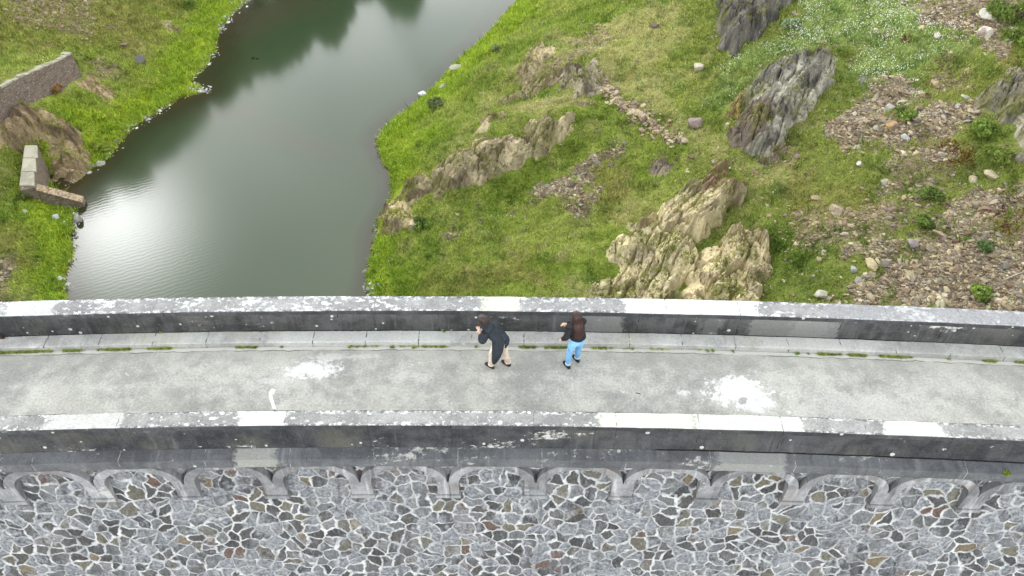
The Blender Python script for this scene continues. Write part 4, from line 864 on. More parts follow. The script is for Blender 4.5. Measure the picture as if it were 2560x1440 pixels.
# ------------------------------------------------------------------ shrubs: a few stems and many leaf faces
def leaf_cloud(c, R, n, seed, size, col, squash=.75, lumps=7):
    r = np.random.default_rng(seed); cen = r.normal(size=(lumps, 3)); cen /= np.linalg.norm(cen, axis=1)[:, None]; cen = cen*R*r.uniform(.35, .75, (lumps, 1)); rad_ = R*r.uniform(.28, .55, lumps)
    k = r.integers(0, lumps, n); d = r.normal(size=(n, 3)); d /= np.linalg.norm(d, axis=1)[:, None]; p = cen[k]+d*(rad_[k]*r.uniform(.55, 1.0, n)**.5)[:, None]
    p[:, 2] = np.abs(p[:, 2])*squash if squash < 1 else p[:, 2]*squash
    t1 = r.normal(size=(n, 3)); t1 /= np.linalg.norm(t1, axis=1)[:, None]; t2 = np.cross(t1, r.normal(size=(n, 3))); t2 /= np.linalg.norm(t2, axis=1)[:, None]
    s_ = size*r.uniform(.5, 1.3, n)[:, None]
    V = np.stack([p-t1*s_, p+t2*s_*.55, p+t1*s_, p-t2*s_*.55], 1).reshape(-1, 3)+np.array(c)
    tone = (.6+.8*r.random(lumps))[k]*r.uniform(.75, 1.25, n)
    C = np.repeat(np.array(col)[None]*tone[:, None], 4, 0)
    return V, np.arange(len(V)).reshape(-1, 4), C
m_leaf = vcol('leaves', .8, .2, 3, 0, 0, .2, transl=.25); m_bark = simple('bark', (.14, .105, .075), .95, .35, 12)
def tube_pts(P, R_, k=7):
    """tapered tube through points"""
    P = np.array(P, float); V = []; F_ = []
    for i, p in enumerate(P):
        d = P[min(i+1, len(P)-1)]-P[max(i-1, 0)]; d /= np.linalg.norm(d)+1e-9; a = np.cross(d, [0, 0, 1.0] if abs(d[2]) < .9 else [1.0, 0, 0]); a /= np.linalg.norm(a); b = np.cross(d, a)
        for j in range(k): V.append(p+R_[i]*(math.cos(j*2*math.pi/k)*a+math.sin(j*2*math.pi/k)*b))
    for i in range(len(P)-1):
        for j in range(k): F_.append([i*k+j, i*k+(j+1) % k, (i+1)*k+(j+1) % k, (i+1)*k+j])
    F_.append(list(range(k))[::-1]); F_.append([(len(P)-1)*k+j for j in range(k)])
    return V, F_
def shrub(label, px, py, R, col, seed, n=900, size=.09, group=None, squash=.75, name='shrub', loc=None):
    p = cast(px, py) if loc is None else np.array(loc); e = tag(empty(name, p), label, 'shrub', group)
    V_, F_, C = leaf_cloud((0, 0, .1), R, n, seed, size, np.array(col)*np.array([1.9, 1.65, 1.8]), squash*.75); link('foliage', np_mesh('foliage', V_, F_, colors=C), m_leaf, e)
    mb = MB(); r = random.Random(seed)
    for i in range(5):
        a = r.uniform(0, 6.28); v, f = tube_pts([(0, 0, -.1), (math.cos(a)*R*.25, math.sin(a)*R*.25, R*.35), (math.cos(a)*R*.6, math.sin(a)*R*.6, R*.6)], [.03, .02, .008], 5); mb.add(v, f)
    mb.build('stem', m_bark, e); return e
shrub('dark green bush at the upper right corner of the slope', 2530, 45, 1.3, (.075, .12, .022), 1, 1800)
shrub('bright green bush below the corner bush at the right edge', 2560, 105, .9, (.10, .16, .03), 2)
shrub('round green bush growing in the middle of the upper scree', 2270, 292, .75, (.105, .165, .035), 3, 1100)
shrub('green bush below the jagged rocks', 2450, 330, .85, (.085, .14, .025), 4, 1200)
shrub('low wide green bush right of the scree top', 2500, 395, .8, (.095, .145, .025), 5, 1100)
shrub('dark green bush on the grass tongue beside the lower scree', 2330, 500, .7, (.08, .13, .028), 6)
shrub('small green bush at the edge of the lower scree', 2312, 560, .5, (.085, .14, .03), 7, 600)
shrub('pale green bush standing on the lower scree', 2460, 622, .45, (.09, .15, .05), 8, 500)
shrub('tiny green bush near the parapet at the right edge', 2450, 742, .5, (.10, .16, .03), 9, 500)
shrub('grey green bush on the flowery slope beside the slate crag', 1975, 68, .8, (.10, .15, .07), 10, 1000)
shrub('dry brown bush against the foot of the upper retaining wall', 132, 232, .85, (.19, .13, .045), 11, 900, .08)
shrub('dark green bush on the shore slope above the right bank tip', 1090, 262, .6, (.09, .135, .05), 12, 600)
shrub('grey green tussock bush on the right shore slope', 1240, 130, .7, (.10, .145, .055), 13, 700)
shrub('dark tussock on the left bank near the upper frame edge', 475, 18, .9, (.08, .13, .022), 14, 800)
shrub('dark green bush under the wing wall', 62, 500, .6, (.06, .10, .02), 15, 700)
shrub('bright leafy bush at the left shore above the tan rock', 250, 375, .7, (.14, .20, .03), 16, 800)
shrub('small yellow green bush on the left bank by the wall end', 222, 146, .5, (.14, .21, .025), 17, 500)
shrub('dark grassy bush behind the waterline nose of the right bank', 1050, 565, .6, (.07, .12, .02), 18, 700)

# ------------------------------------------------------------------ trees on the shores above the frame, seen mirrored in the water
def tree(label, x, y, H, R, seed, col, group='trees on the far shore'):
    z = float(ground(x, y)); e = tag(empty('tree', (x, y, z)), label, 'tree', group); r = random.Random(seed); mb = MB()
    v, f = tube_pts([(0, 0, -.3), (r.uniform(-.2, .2), r.uniform(-.2, .2), H*.4), (r.uniform(-.4, .4), r.uniform(-.4, .4), H*.85)], [H*.03, H*.02, H*.008], 8); mb.add(v, f)
    for i in range(7):
        a = r.uniform(0, 6.28); z0 = H*r.uniform(.3, .6); v, f = tube_pts([(0, 0, z0), (math.cos(a)*R*.4, math.sin(a)*R*.4, z0+H*.12), (math.cos(a)*R*.8, math.sin(a)*R*.8, z0+H*.2)], [H*.012, H*.008, H*.003], 6); mb.add(v, f)
    mb.build('trunk', m_bark, e)
    V_, F_, C = leaf_cloud((0, 0, H*.66), 1.0, 3200, seed, .22, col, 1.0, 14); V_ = (V_-np.array([0, 0, H*.66]))*np.array([R*1.25, R*1.25, H*.42])+np.array([0, 0, H*.64])
    link('crown', np_mesh('crown', V_, F_, colors=C), m_leaf, e); return e
for i, (x, y, H, R) in enumerate([(-29, 73, 13, 4), (-24, 82, 14, 4.2), (-34, 69, 12, 4), (-40, 64, 13, 4.5), (-36, 76, 13, 4.2), (-45, 60, 13, 4.5), (-43, 70, 14, 5), (-17, 104, 21, 3.4), (-27, 95, 13, 4.5), (-50, 56, 12, 4), (-50, 50, 11, 4), (-20, 92, 13, 4)]):
    tree('leafy green tree on the shore above the upper frame edge', x, y, H, R, 40+i, (.075, .115, .025))

# ------------------------------------------------------------------ old stone walls on the left bank
def course_mat(name, c1, c2, mort, sx=.42, sy=.17, ms=.022, pale=.35):
    t = NT(name); uv = t.n('UVMap').outputs[0]
    d = t.n('VectorMath', {0: t.noise(uv, 2.5, 3, .6, out=1), 1: (.5, .5, .5)}, operation='SUBTRACT'); ds = t.n('VectorMath', {0: d.outputs[0]}, operation='SCALE'); ds.inputs['Scale'].default_value = .16
    p = t.n('VectorMath', {0: uv, 1: ds.outputs[0]}, operation='ADD').outputs[0]
    b = t.n('TexBrick', {'Vector': p, 'Color1': (0, 0, 0), 'Color2': (1, 1, 1), 'Mortar': (.5, .5, .5), 'Scale': 1.0, 'Mortar Size': ms, 'Brick Width': sx, 'Row Height': sy, 'Mortar Smooth': .3}, offset=.45, squash=.8)
    n = t.noise(uv, 4, 6, .7); rnd = t.n('SeparateColor', {0: b.outputs['Color']}).outputs[0]
    st = t.mix(t.math('ADD', t.math('MULTIPLY', rnd, .6), t.math('MULTIPLY', n, .4), clamp=True), c1, c2)
    c = t.mix(t.math('MULTIPLY', b.outputs['Fac'], t.ss(t.noise(uv, 6, 4, .7), .3, .5)), st, mort)
    wn_ = t.noise(t.mapping(uv, scale=(1, 1.6, 1)), 5.5, 5, .75); c = t.mix(t.math('MULTIPLY', t.ss(wn_, .57, .63), pale), c, (.60, .58, .54))
    t.bump(t.math('SUBTRACT', n, b.outputs['Fac']), .6, .04); return t.fin(c, .92, .15)
m_upper = course_mat('coursed_stone', (.115, .08, .064), (.26, .195, .155), (.20, .17, .145), pale=.75, sx=.46, sy=.17)
m_wing = course_mat('wing_wall_stone', (.13, .095, .07), (.26, .195, .145), (.22, .20, .17), pale=.5, sx=.4, sy=.2)
m_copeL = concrete('wall_coping_stone', (.40, .37, .28), (.60, .56, .43), lichen=.2, lich_col=(.62, .61, .54), spots=0, speck=.3, seed=11)
def wall_strip(name, base, tops, thick, mat, parent, down=.8, batter=.0):
    """wall along base points (x,y); tops = heights; thickness goes to the left of the walking direction"""
    B = np.array(base, float); n = len(B); T = np.gradient(B, axis=0); T /= np.linalg.norm(T, axis=1)[:, None]; Nn = np.stack([-T[:, 1], T[:, 0]], 1)
    cum = np.concatenate([[0], np.cumsum(np.hypot(*np.diff(B, axis=0).T))]); V = []; UVs = []
    for i in range(n):
        zt = tops[i]; zb = float(ground(*(B[i]-Nn[i]*.1)))-down
        f0 = B[i]-Nn[i]*(batter*(zt-zb)); bk = B[i]+Nn[i]*thick
        V += [(f0[0], f0[1], zb), (B[i][0], B[i][1], zt), (bk[0], bk[1], zt), (bk[0], bk[1], zb)]
        UVs += [(cum[i], zb), (cum[i], zt), (cum[i], zt+thick), (cum[i], 2*zt+thick-zb)]
    F_ = []
    for i in range(n-1):
        for j in range(4): F_.append([i*4+j, i*4+(j+1) % 4, (i+1)*4+(j+1) % 4, (i+1)*4+j])
    F_.append([3, 2, 1, 0]); k = (n-1)*4; F_.append([k, k+1, k+2, k+3])
    me = bpy.data.meshes.new(name); me.from_pydata(V, [], F_); l = me.uv_layers.new(name='UVMap')
    for p in me.polygons:
        endcap = p.index >= len(F_)-2
        for li in p.loop_indices:
            vi = me.loops[li].vertex_index; co = me.vertices[vi].co
            l.data[li].uv = ((co.x+co.y)*.9, co.z) if endcap else UVs[vi]
    bm = bmesh.new(); bm.from_mesh(me); bmesh.ops.recalc_face_normals(bm, faces=bm.faces); bm.to_mesh(me); bm.free()
    return link(name, me, mat, parent)
def resample(P, step):
    P = np.array(P, float); cum = np.concatenate([[0], np.cumsum(np.hypot(*np.diff(P, axis=0).T))]); s = np.linspace(0, cum[-1], max(2, int(cum[-1]/step)+1))
    # gentle curve through the points
    out = np.stack([np.interp(s, cum, P[:, 0]), np.interp(s, cum, P[:, 1])], 1)
    for _ in range(3): out[1:-1] = (out[:-2]+2*out[1:-1]+out[2:])/4
    return out
uw = tag(empty('retaining_wall', (0, 0, 0)), 'curved dark stone retaining wall holding up the grass terrace on the left bank', 'stone wall')
UB = resample([p[:2] for p in UW], .5); ub0 = [float(ground(*(p+np.array([.35, -.5])))) for p in UB]
for _ in range(6): ub0 = list(np.convolve(np.pad(ub0, 2, 'edge'), np.ones(5)/5, 'valid'))
cumU = np.concatenate([[0], np.cumsum(np.hypot(*np.diff(np.array(line), axis=0).T))]); sU = np.linspace(0, cumU[-1], len(UB))
UT = [z+UW_H-.9*np.interp(q, cumU, np.arange(7))/6 for z, q in zip(ub0, sU)]
wall_strip('wall', UB, UT, .5, m_upper, uw, batter=.05)
rr = random.Random(4)
mb = MB()
for i in range(len(UB)-1):      # rough coping stones
    a, b = UB[i], UB[i+1]; d = (b-a)/np.linalg.norm(b-a); nn = np.array([-d[1], d[0]]); h = rr.uniform(.10, .17); o0 = rr.uniform(-.06, .0); o1 = .5+rr.uniform(0, .06); g0 = rr.uniform(.01, .05)
    q = [a+d*g0+nn*o0, b-d*.01+nn*o0, b-d*.01+nn*o1, a+d*g0+nn*o1]; zb = min(UT[i], UT[i+1])-.03
    Vq = [(p[0], p[1], (UT[i] if j in (0, 3) else UT[i+1])+.004) for j, p in enumerate(q)]+[(p[0], p[1], (UT[i] if j in (0, 3) else UT[i+1])+h) for j, p in enumerate(q)]
    mb.add(Vq, [[0, 1, 2, 3], [4, 5, 6, 7], [0, 1, 5, 4], [1, 2, 6, 5], [2, 3, 7, 6], [3, 0, 4, 7]])
o = mb.build('coping', [m_copeL], uw, bevel=.02); uv_planar(o)
uv_ = UB[-1]; 
# wing wall of the inlet below
ww = tag(empty('wing_wall', (0, 0, 0)), 'angled stone wing wall with pale coping, sloping down into the water at the left bank', 'stone wall')
hT = ZW+2.0
A_ = un(49, 464, hT)[:2]; Bk = un(63, 362, hT+.1)[:2]
q_ = un(82, 467, hT)[:2]; wT = float(np.linalg.norm(q_-A_))
m1 = wall_strip('wall', [tuple(A_+np.array([wT, 0])), tuple(Bk+np.array([wT*.85, 0]))], [hT-.13, hT-.03], wT*.93, m_wing, ww, down=3.0)
mb = MB()
for i in range(3):
    f0, f1 = i/3+.006, (i+1)/3-.006; a, b = A_+(Bk-A_)*f0, A_+(Bk-A_)*f1
    ww0 = np.array([wT*1.04, 0]); lo = [a-np.array([.03, 0]), a+ww0, b+ww0*.86, b-np.array([.03, 0])]
    z0, z1 = hT-.126+.1*f0, hT-.126+.1*f1
    mb.add([(lo[0][0], lo[0][1], z0), (lo[1][0], lo[1][1], z0), (lo[2][0], lo[2][1], z1), (lo[3][0], lo[3][1], z1)]+[(lo[0][0], lo[0][1], z0+.13), (lo[1][0], lo[1][1], z0+.13), (lo[2][0], lo[2][1], z1+.13), (lo[3][0], lo[3][1], z1+.13)],
           [[0, 1, 2, 3], [4, 5, 6, 7], [0, 1, 5, 4], [1, 2, 6, 5], [2, 3, 7, 6], [3, 0, 4, 7]])
o = mb.build('coping', [m_copeL], ww, bevel=.015); uv_planar(o)
E_ = un(207, 508, ZW+.25)[:2]; St = A_+np.array([wT*.4, -.02]); N_ = 9
Bw = [tuple(St+(E_-St)*i/(N_-1)) for i in range(N_)]; Tw = [hT-.16+(ZW+.25-hT+.16)*i/(N_-1) for i in range(N_)]
m2 = wall_strip('sloping_wall', [tuple(A_+np.array([-.02, -.05]))]+Bw[1:], Tw, .55, m_wing, ww, down=3.0, batter=.06)
mb = MB()
for i in range(N_-1):
    a, b = np.array(Bw[i] if i else A_+np.array([-.02, -.05])), np.array(Bw[i+1]); d = (b-a)/np.linalg.norm(b-a); nn = np.array([-d[1], d[0]])
    q = [a+d*.012-nn*.04, b-nn*.04, b+nn*.59, a+d*.012+nn*.59]; zs = [Tw[i], Tw[i+1], Tw[i+1], Tw[i]]
    mb.add([(p[0], p[1], z+.003) for p, z in zip(q, zs)]+[(p[0], p[1], z+.1) for p, z in zip(q, zs)], [[0, 1, 2, 3], [4, 5, 6, 7], [0, 1, 5, 4], [1, 2, 6, 5], [2, 3, 7, 6], [3, 0, 4, 7]])
o = mb.build('sloping_coping', [simple('rough_coping', (.33, .25, .165), .95, .5, 7, .1, .6)], ww, bevel=.012)

# ------------------------------------------------------------------ small things on the crest
def tube_obj(name, P, R_, mat, parent=None, k=10):
    mb = MB(); v, f = tube_pts(P, R_, k); mb.add(v, f); return mb.build(name, [mat], parent, smooth=True)
# white bent pipe behind the near parapet
pb = un(683, 1026, .75); s = s_of(683, 1026, .75); base = arc(s, -1.60, 0)
vp = tag(empty('vent_pipe', base), 'thin white bent pipe rising behind the near parapet', 'pipe')
m_pipe = simple('white_paint', (.78, .78, .74), .5, .1, 6, .4)
hp = [(0, 0, -.02), (0, 0, .5), (.005, 0, .95), (.012, .0, 1.10), (.035, .0, 1.20), (.075, -.005, 1.245), (.115, -.01, 1.235)]
tube_obj('pipe', hp, [.027, .027, .028, .03, .036, .045, .043], m_pipe, vp, 14)
tube_obj('flange', [(0, 0, -.01), (0, 0, .012)], [.07, .07], m_pipe, vp, 14)
tw = un(1595, 984, .012)
tag(tube_obj('twig', [(tw[0]-.05, tw[1]+.012, .022), (tw[0], tw[1], .025), (tw[0]+.05, tw[1]-.012, .02)], [.006, .009, .005], m_bark), 'small dark twig lying on the roadway', 'twig')
# drain at the foot of the far parapet
dp_ = s_of(2, 826, .25)
mb = MB(); prism(mb, [(dp_-.22, .142), (dp_+.10, .142), (dp_+.04, .25), (dp_-.02, .30), (dp_-.22, .30)], .86, .932)
o = mb.build('drain_hood', [simple('rusty_iron', (.045, .03, .028), .8, .4, 14)], None, bevel=.012); tag(o, 'dark rusty drain hood at the foot of the far parapet, left frame edge', 'drain')
# moss and weeds in the kerb joint
sp = []; r = np.random.default_rng(5)
for a, b_, nn_, w in [(-60, 100, 700, 1), (100, 330, 700, 1), (330, 470, 260, .7), (590, 640, 60, .6), (1060, 1120, 40, .5), (1280, 1420, 330, .9), (1480, 1530, 60, .6), (2040, 2260, 800, 1), (2260, 2380, 260, .7), (2440, 2640, 400, .8), (880, 1060, 60, .4), (1560, 1760, 60, .4)]:
    x0, x1 = s_of(a, 872, 0), s_of(b_, 872, 0); s_ = r.uniform(x0, x1, nn_*2); sp.append(np.stack([s_, .588+r.normal(0, .013, nn_*2)*w], 1))
sp = np.vstack(sp); keep = fbm(sp[:, 0]*3.1, sp[:, 0]*0, 3, 4) > .40+np.abs(sp[:, 1]-.588)*3.5; sp = sp[keep]; sp = sp[r.random(len(sp)) < .45]
q = np.array([arc(a, b_, .002) for a, b_ in sp]); mc = np.where(r.random((len(q), 1)) < .35, np.array([[.55, .50, .20]]), np.array([[.36, .48, .12]]))*r.uniform(.7, 1.2, (len(q), 1))
tufts('kerb_moss', 'strip of moss and tiny weeds along the foot of the kerb', q[:, 0], q[:, 1], q[:, 2]+.03, mc, r.uniform(.025, .07, len(q)), np.full(len(q), .012), 6, np.full(len(q), .009), 7, m_grass)
WL = 'small green weed tuft growing in the joint at the foot of the kerb'
w0 = None
def weed(s, off, z, R, label, group, seed, col=(.22, .33, .06)):
    p = arc(s, off, z); V_, F_, C = leaf_cloud((0, 0, .01), R, 130, seed, R*.22, col, .7, 5)
    o = link('weed', np_mesh('weed', V_, F_, colors=C), m_leaf); o.location = p; return tag(o, label, 'weed', group)
for i, px in enumerate([876, 980, 1035, 1078, 1105, 1192, 1500, 1512, 1580, 1765, 1780, 1830, 1988, 2015, 640, 705]):
    weed(s_of(px, 868, 0), .575, .0, r.uniform(.035, .065), WL, 'weeds along the kerb', 60+i)
weed(s_of(1107, 828, .13), .915, .135, .06, 'small weed in the joint between kerb and far parapet', None, 90)
weed(s_of(404, 832, .13), .915, .135, .055, 'yellowish weed in a kerb joint at the far parapet, left part', None, 91, (.28, .28, .07))
weed(s_of(2512, 1180, 0), -2.27, .035, .10, 'round green moss cushion on the cornice edge at the right', None, 92, (.24, .32, .02))
# a dead branch on the lower scree
c0, c1, c2 = cast(2505, 705), cast(2530, 695), cast(2562, 682)
tag(tube_obj('dead_branch', [c0+[0, 0, .08], c1+[0, 0, .12], c2+[0, 0, .1]], [.025, .03, .018], simple('dead_wood', (.42, .37, .29), .9, .2, 9)), 'pale dead branch lying on the lower scree', 'branch')
c0, c1 = cast(2495, 662), cast(2550, 650)
tag(tube_obj('dead_branch', [c0+[0, 0, .06], (c0+c1)/2+[0, 0, .1], c1+[0, 0, .06]], [.016, .02, .012], bpy.data.materials['dead_wood']), 'thinner grey stick above the pale dead branch on the scree', 'branch')
# two water birds far out
for i, (px, py, lb) in enumerate([(633, 146, 'small dark water bird swimming on the left of the pair'), (643, 147, 'small dark water bird swimming on the right of the pair')]):
    p = un(px, py, ZW); e = tag(empty('water_bird', p), lb, 'bird', 'pair of water birds'); mb = MB()
    v, f = tube_pts([(-.24, 0, .10), (-.16, 0, .09), (-.05, 0, .09), (.08, 0, .09), (.14, 0, .12), (.16, 0, .19), (.17, 0, .24), (.20, 0, .255), (.24, 0, .245)], [.01, .06, .10, .095, .05, .032, .04, .035, .012], 10); mb.add(v, f)
    mb.build('body', [simple('dark_feathers' if i == 0 else 'dark_feathers_b', (.03, .028, .025), .6, .3, 20)], e, smooth=True)
    mb = MB(); v, f = tube_pts([(.235, 0, .245), (.29, 0, .238)], [.013, .005], 6); mb.add(v, f); mb.build('beak', [simple('beak', (.25, .16, .05), .6)], e); e.rotation_euler[2] = rad(200+25*i); e.scale = (.6, .6, .6)

# ------------------------------------------------------------------ people
def skin_mesh(name, verts, edges, radii, mat, parent, sub=2, root=0):
    me = bpy.data.meshes.new(name); me.from_pydata(verts, edges, [])
    bm = bmesh.new(); bm.from_mesh(me); ly = bm.verts.layers.skin.verify(); bm.verts.ensure_lookup_table()
    for i, v in enumerate(bm.verts):
        rr_ = radii[i]; v[ly].radius = rr_ if isinstance(rr_, tuple) else (rr_, rr_); v[ly].use_root = (i == root)
    bm.to_mesh(me); bm.free()
    o = link(name, me, [], None); mo = o.modifiers.new('skin', 'SKIN'); mo.use_smooth_shade = True; mo.branch_smoothing = .6
    ms = o.modifiers.new('sub', 'SUBSURF'); ms.levels = sub; ms.render_levels = sub
    dg = bpy.context.evaluated_depsgraph_get(); ev = o.evaluated_get(dg); me2 = bpy.data.meshes.new_from_object(ev); me2.name = name
    bpy.data.objects.remove(o); me2.materials.clear(); o = link(name, me2, [mat], parent)
    for p in me2.polygons: p.use_smooth = True
    return o
m_skin = simple('skin', (.52, .33, .24), .6, .08, 20, .3)
class Chain:
    def __init__(s): s.v = []; s.e = []; s.r = []
    def p(s, co, r, prev=None):
        s.v.append(tuple(map(float, co))); s.r.append(r)
        if prev is not None: s.e.append((prev, len(s.v)-1))
        return len(s.v)-1
def lerp(a, b, t): return np.array(a)+(np.array(b)-np.array(a))*t
def body(parent, J):
    """J: joint positions. One continuous skin: pelvis root, spine, head, arms with hands, legs with feet"""
    c = Chain(); pel = c.p(J['pelvis'], (.125, .10)); b = c.p(lerp(J['pelvis'], J['chest'], .5), (.115, .09), pel); ch = c.p(J['chest'], (.135, .10), b); nk = c.p(J['neck'], .052, ch); hb = c.p(lerp(J['neck'], J['head'], .45), .058, nk); hd = c.p(J['head'], (.078, .088), hb); c.p(J['crown'], .06, hd)
    fw = np.array(J['face']); fw = fw/np.linalg.norm(fw); up = np.array(J['crown'])-np.array(J['head']); up /= np.linalg.norm(up); sd = np.cross(fw, up)
    c.p(np.array(J['head'])+fw*.098-up*.015, .014, hd)           # nose
    for sg in (-1, 1): c.p(np.array(J['head'])+sd*sg*.088-up*.01, .016, hd)    # ears
    for sg in 'LR':
        sh = c.p(J['sh'+sg], .038, ch); el = c.p(J['el'+sg], .030, sh); wr = c.p(J['wr'+sg], .025, el)
        d = np.array(J['wr'+sg])-np.array(J['el'+sg]); d /= np.linalg.norm(d); side = np.cross(d, [0, 0, 1.0]); side /= np.linalg.norm(side)+1e-9; nrm = np.cross(side, d); k = 1 if sg == 'L' else -1
        pm = c.p(np.array(J['wr'+sg])+d*.06, (.036, .02), wr)
        P0 = np.array(J['wr'+sg])+d*.09
        for q, ln in zip((-1.5, -.5, .5, 1.5), (.065, .08, .075, .058)):
            r0 = c.p(P0+side*q*.019, .0095, pm); r1 = c.p(P0+side*q*.021+d*ln*.55-nrm*.012, .0085, r0); c.p(P0+side*q*.021+d*ln*.9-nrm*.035, .007, r1)
        t0 = c.p(np.array(J['wr'+sg])+d*.04+side*k*.036-nrm*.01, .011, pm); c.p(np.array(J['wr'+sg])+d*.085+side*k*.052-nrm*.022, .009, t0)
        hp_ = c.p(J['hip'+sg], .085, pel); kn = c.p(J['kn'+sg], .055, hp_); cf = c.p(lerp(J['kn'+sg], J['an'+sg], .35), .052, kn); an = c.p(J['an'+sg], .036, cf)
        hl = c.p(np.array(J['an'+sg])+[0, 0, -.04], .035, an); c.p(np.array(J['toe'+sg]), .028, hl)
    o = skin_mesh('body', c.v, c.e, c.r, m_skin, parent, 2)
    # eyes and mouth pressed into the face
    return o
def limb_cloth(name, pts, rr_, mat, parent, k=14, fold=.0, seed=0):
    P = np.array(pts, float); n = 26; t = np.linspace(0, 1, len(P)); T = np.linspace(0, 1, n)
    def crv(v): 
        o = np.interp(T, t, v)
        for _ in range(2): o[1:-1] = (o[:-2]+2*o[1:-1]+o[2:])/4
        return o
    Q = np.stack([crv(P[:, i]) for i in range(3)], 1); R_ = crv(np.array(rr_, float))
    V, F_ = tube_pts(Q, R_, k); V = np.array(V)
    if fold:
        rgn = np.random.default_rng(seed); ph = rgn.uniform(0, 6.28, 4)
        for i in range(n):
            for j in range(k):
                idx_ = i*k+j; d = V[idx_]-Q[i]; V[idx_] = Q[i]+d*(1+fold*(math.sin(j*2*math.pi/k*2+ph[0]+i*.5)+.8*math.sin(i*1.7+ph[1]+j*.9)))
    return V, F_
def ellipse_loft(secs, k=24, cap=True, fold=0, seed=0, nf=5):
    """secs: (centre, half-width vector, half-depth vector)"""
    V = []; F_ = []; rgn = np.random.default_rng(seed); ph = rgn.uniform(0, 6.28, 3)
    for i, (c, a, b) in enumerate(secs):
        for j in range(k):
            th_ = j*2*math.pi/k; m_ = 1+fold*(i/len(secs))*(math.sin(nf*th_+ph[0]+i*.25)+.6*math.sin((nf+3)*th_+ph[1]-i*.4))
            V.append(np.array(c)+(np.array(a)*math.cos(th_)+np.array(b)*math.sin(th_))*m_)
    for i in range(len(secs)-1):
        for j in range(k): F_.append([i*k+j, i*k+(j+1) % k, (i+1)*k+(j+1) % k, (i+1)*k+j])
    if cap: F_.append(list(range(k))[::-1]); F_.append([(len(secs)-1)*k+j for j in range(k)])
    return V, F_
def secs_interp(S, n):
    t = np.linspace(0, 1, len(S)); T = np.linspace(0, 1, n); A = np.array([np.concatenate([np.array(x, float) for x in s]) for s in S])
    B = np.stack([np.interp(T, t, A[:, i]) for i in range(9)], 1)
    for _ in range(2): B[1:-1] = (B[:-2]+2*B[1:-1]+B[2:])/4
    return [(b[:3], b[3:6], b[6:9]) for b in B]
def cloth(name, color): 
    t = NT(name); P = t.n('TexCoord').outputs['Object']; n = t.noise(P, 9, 4); f = t.noise(P, 120, 2)
    t.bump(t.math('ADD', n, t.math('MULTIPLY', f, .3)), .3, .02)
    return t.fin(t.mix(t.ss(n, .3, .7), tuple(x*.8 for x in color), tuple(min(1, x*1.2) for x in color)), .85, .15)
def shoe(parent, an, toe, mat):
    a = np.array(an); tt = np.array(toe); d = tt-a; d[2] = 0; d /= np.linalg.norm(d); s_ = np.array([-d[1], d[0], 0]); u = np.array([0, 0, 1.0]); z0 = min(a[2]-.075, tt[2]-.03)
    S = [(a-d*.075+u*(-.03), s_*.02, u*.035), (a-d*.055+u*(-.03), s_*.04, u*.05), (a+u*(-.022), s_*.044, u*.062), (a+d*.06+u*(-.04), s_*.047, u*.044), (a+d*.12+u*(-.052), s_*.048, u*.032), (a+d*.165+u*(-.058), s_*.03, u*.022)]
    # ankle cuff
    mb = MB(); v, f = ellipse_loft(secs_interp(S, 12), 14); v = [np.array([p[0], p[1], max(p[2], a[2]-.082)]) for p in v]; mb.add(v, f)
    v, f = tube_pts([a+u*(-.03), a+u*.05], [.05, .047], 12); mb.add(v, f)
    return mb.build('shoe', [mat], parent, smooth=True)

def heading(deg):   # facing direction from above, 90 = away from the camera
    a = rad(deg); return np.array([math.cos(a), math.sin(a), 0]), np.array([math.sin(a), -math.cos(a), 0])    # forward, right
m_jeans = cloth('light_blue_denim', (.17, .36, .58)); m_blk = cloth('black_cotton', (.018, .016, .018)); m_shoe = simple('black_leather', (.012, .012, .013), .5, .3, 20, .4)
m_coat = cloth('dark_slate_coat', (.022, .027, .033)); m_beige = cloth('beige_cotton', (.60, .49, .40)); m_hairR = None
def hair_mat(name, c1, c2):
    t = NT(name); P = t.n('TexCoord').outputs['Object']; n = t.noise(t.mapping(P, scale=(30, 30, 3)), 2, 4, .6); t.bump(n, .5, .02)
    g_ = t.n('SeparateXYZ', {0: P}).outputs[2]; 
    return t.fin(t.mix(t.ss(n, .35, .65), c1, c2), .5, .35)
m_hair1 = hair_mat('dark_red_brown_hair', (.012, .006, .005), (.042, .014, .012)); m_hair2 = hair_mat('dark_brown_hair', (.014, .008, .007), (.04, .024, .020))

# woman: walking away to the left, both forearms held forward
fL = un(1421, 921, .0); fR = un(1444, 905, .0)
wo = tag(empty('person', ((fL[0]+fR[0])/2, (fL[1]+fR[1])/2, 0)), 'woman from behind, long red brown hair, black jacket, light blue jeans', 'person', 'two people on the dam crest')
fwd, rgt = heading(118); u = np.array([0, 0, 1.0])
o3 = np.array(wo.location)
aL = fL-o3+u*.085+fwd*.03; aR = fR-o3+u*.085+fwd*.03
pel = np.array([.045, .02, .82]); che = np.array([.0, .03, 1.11]); nek = np.array([-.01, .035, 1.31]); hed = np.array([-.02, .045, 1.44])
J = dict(pelvis=pel, chest=che, neck=nek, head=hed, crown=hed+u*.085, face=fwd, hipL=pel-rgt*.085-u*.05, hipR=pel+rgt*.085-u*.05, anL=aL, anR=aR, toeL=aL+fwd*.13-u*.055, toeR=aR+fwd*.13-u*.055,
         shL=che-rgt*.155+u*.14, shR=che+rgt*.155+u*.14)
J['knL'] = lerp(J['hipL'], aL, .5)+fwd*.05; J['knR'] = lerp(J['hipR'], aR, .5)+fwd*.03
J['elL'] = J['shL']-rgt*.10-u*.25-fwd*.04; J['wrL'] = J['elL']+fwd*.12+rgt*.0-u*.15
J['elR'] = J['shR']+rgt*.03-u*.22+fwd*.10; J['wrR'] = J['elR']+fwd*.18-rgt*.12-u*.02
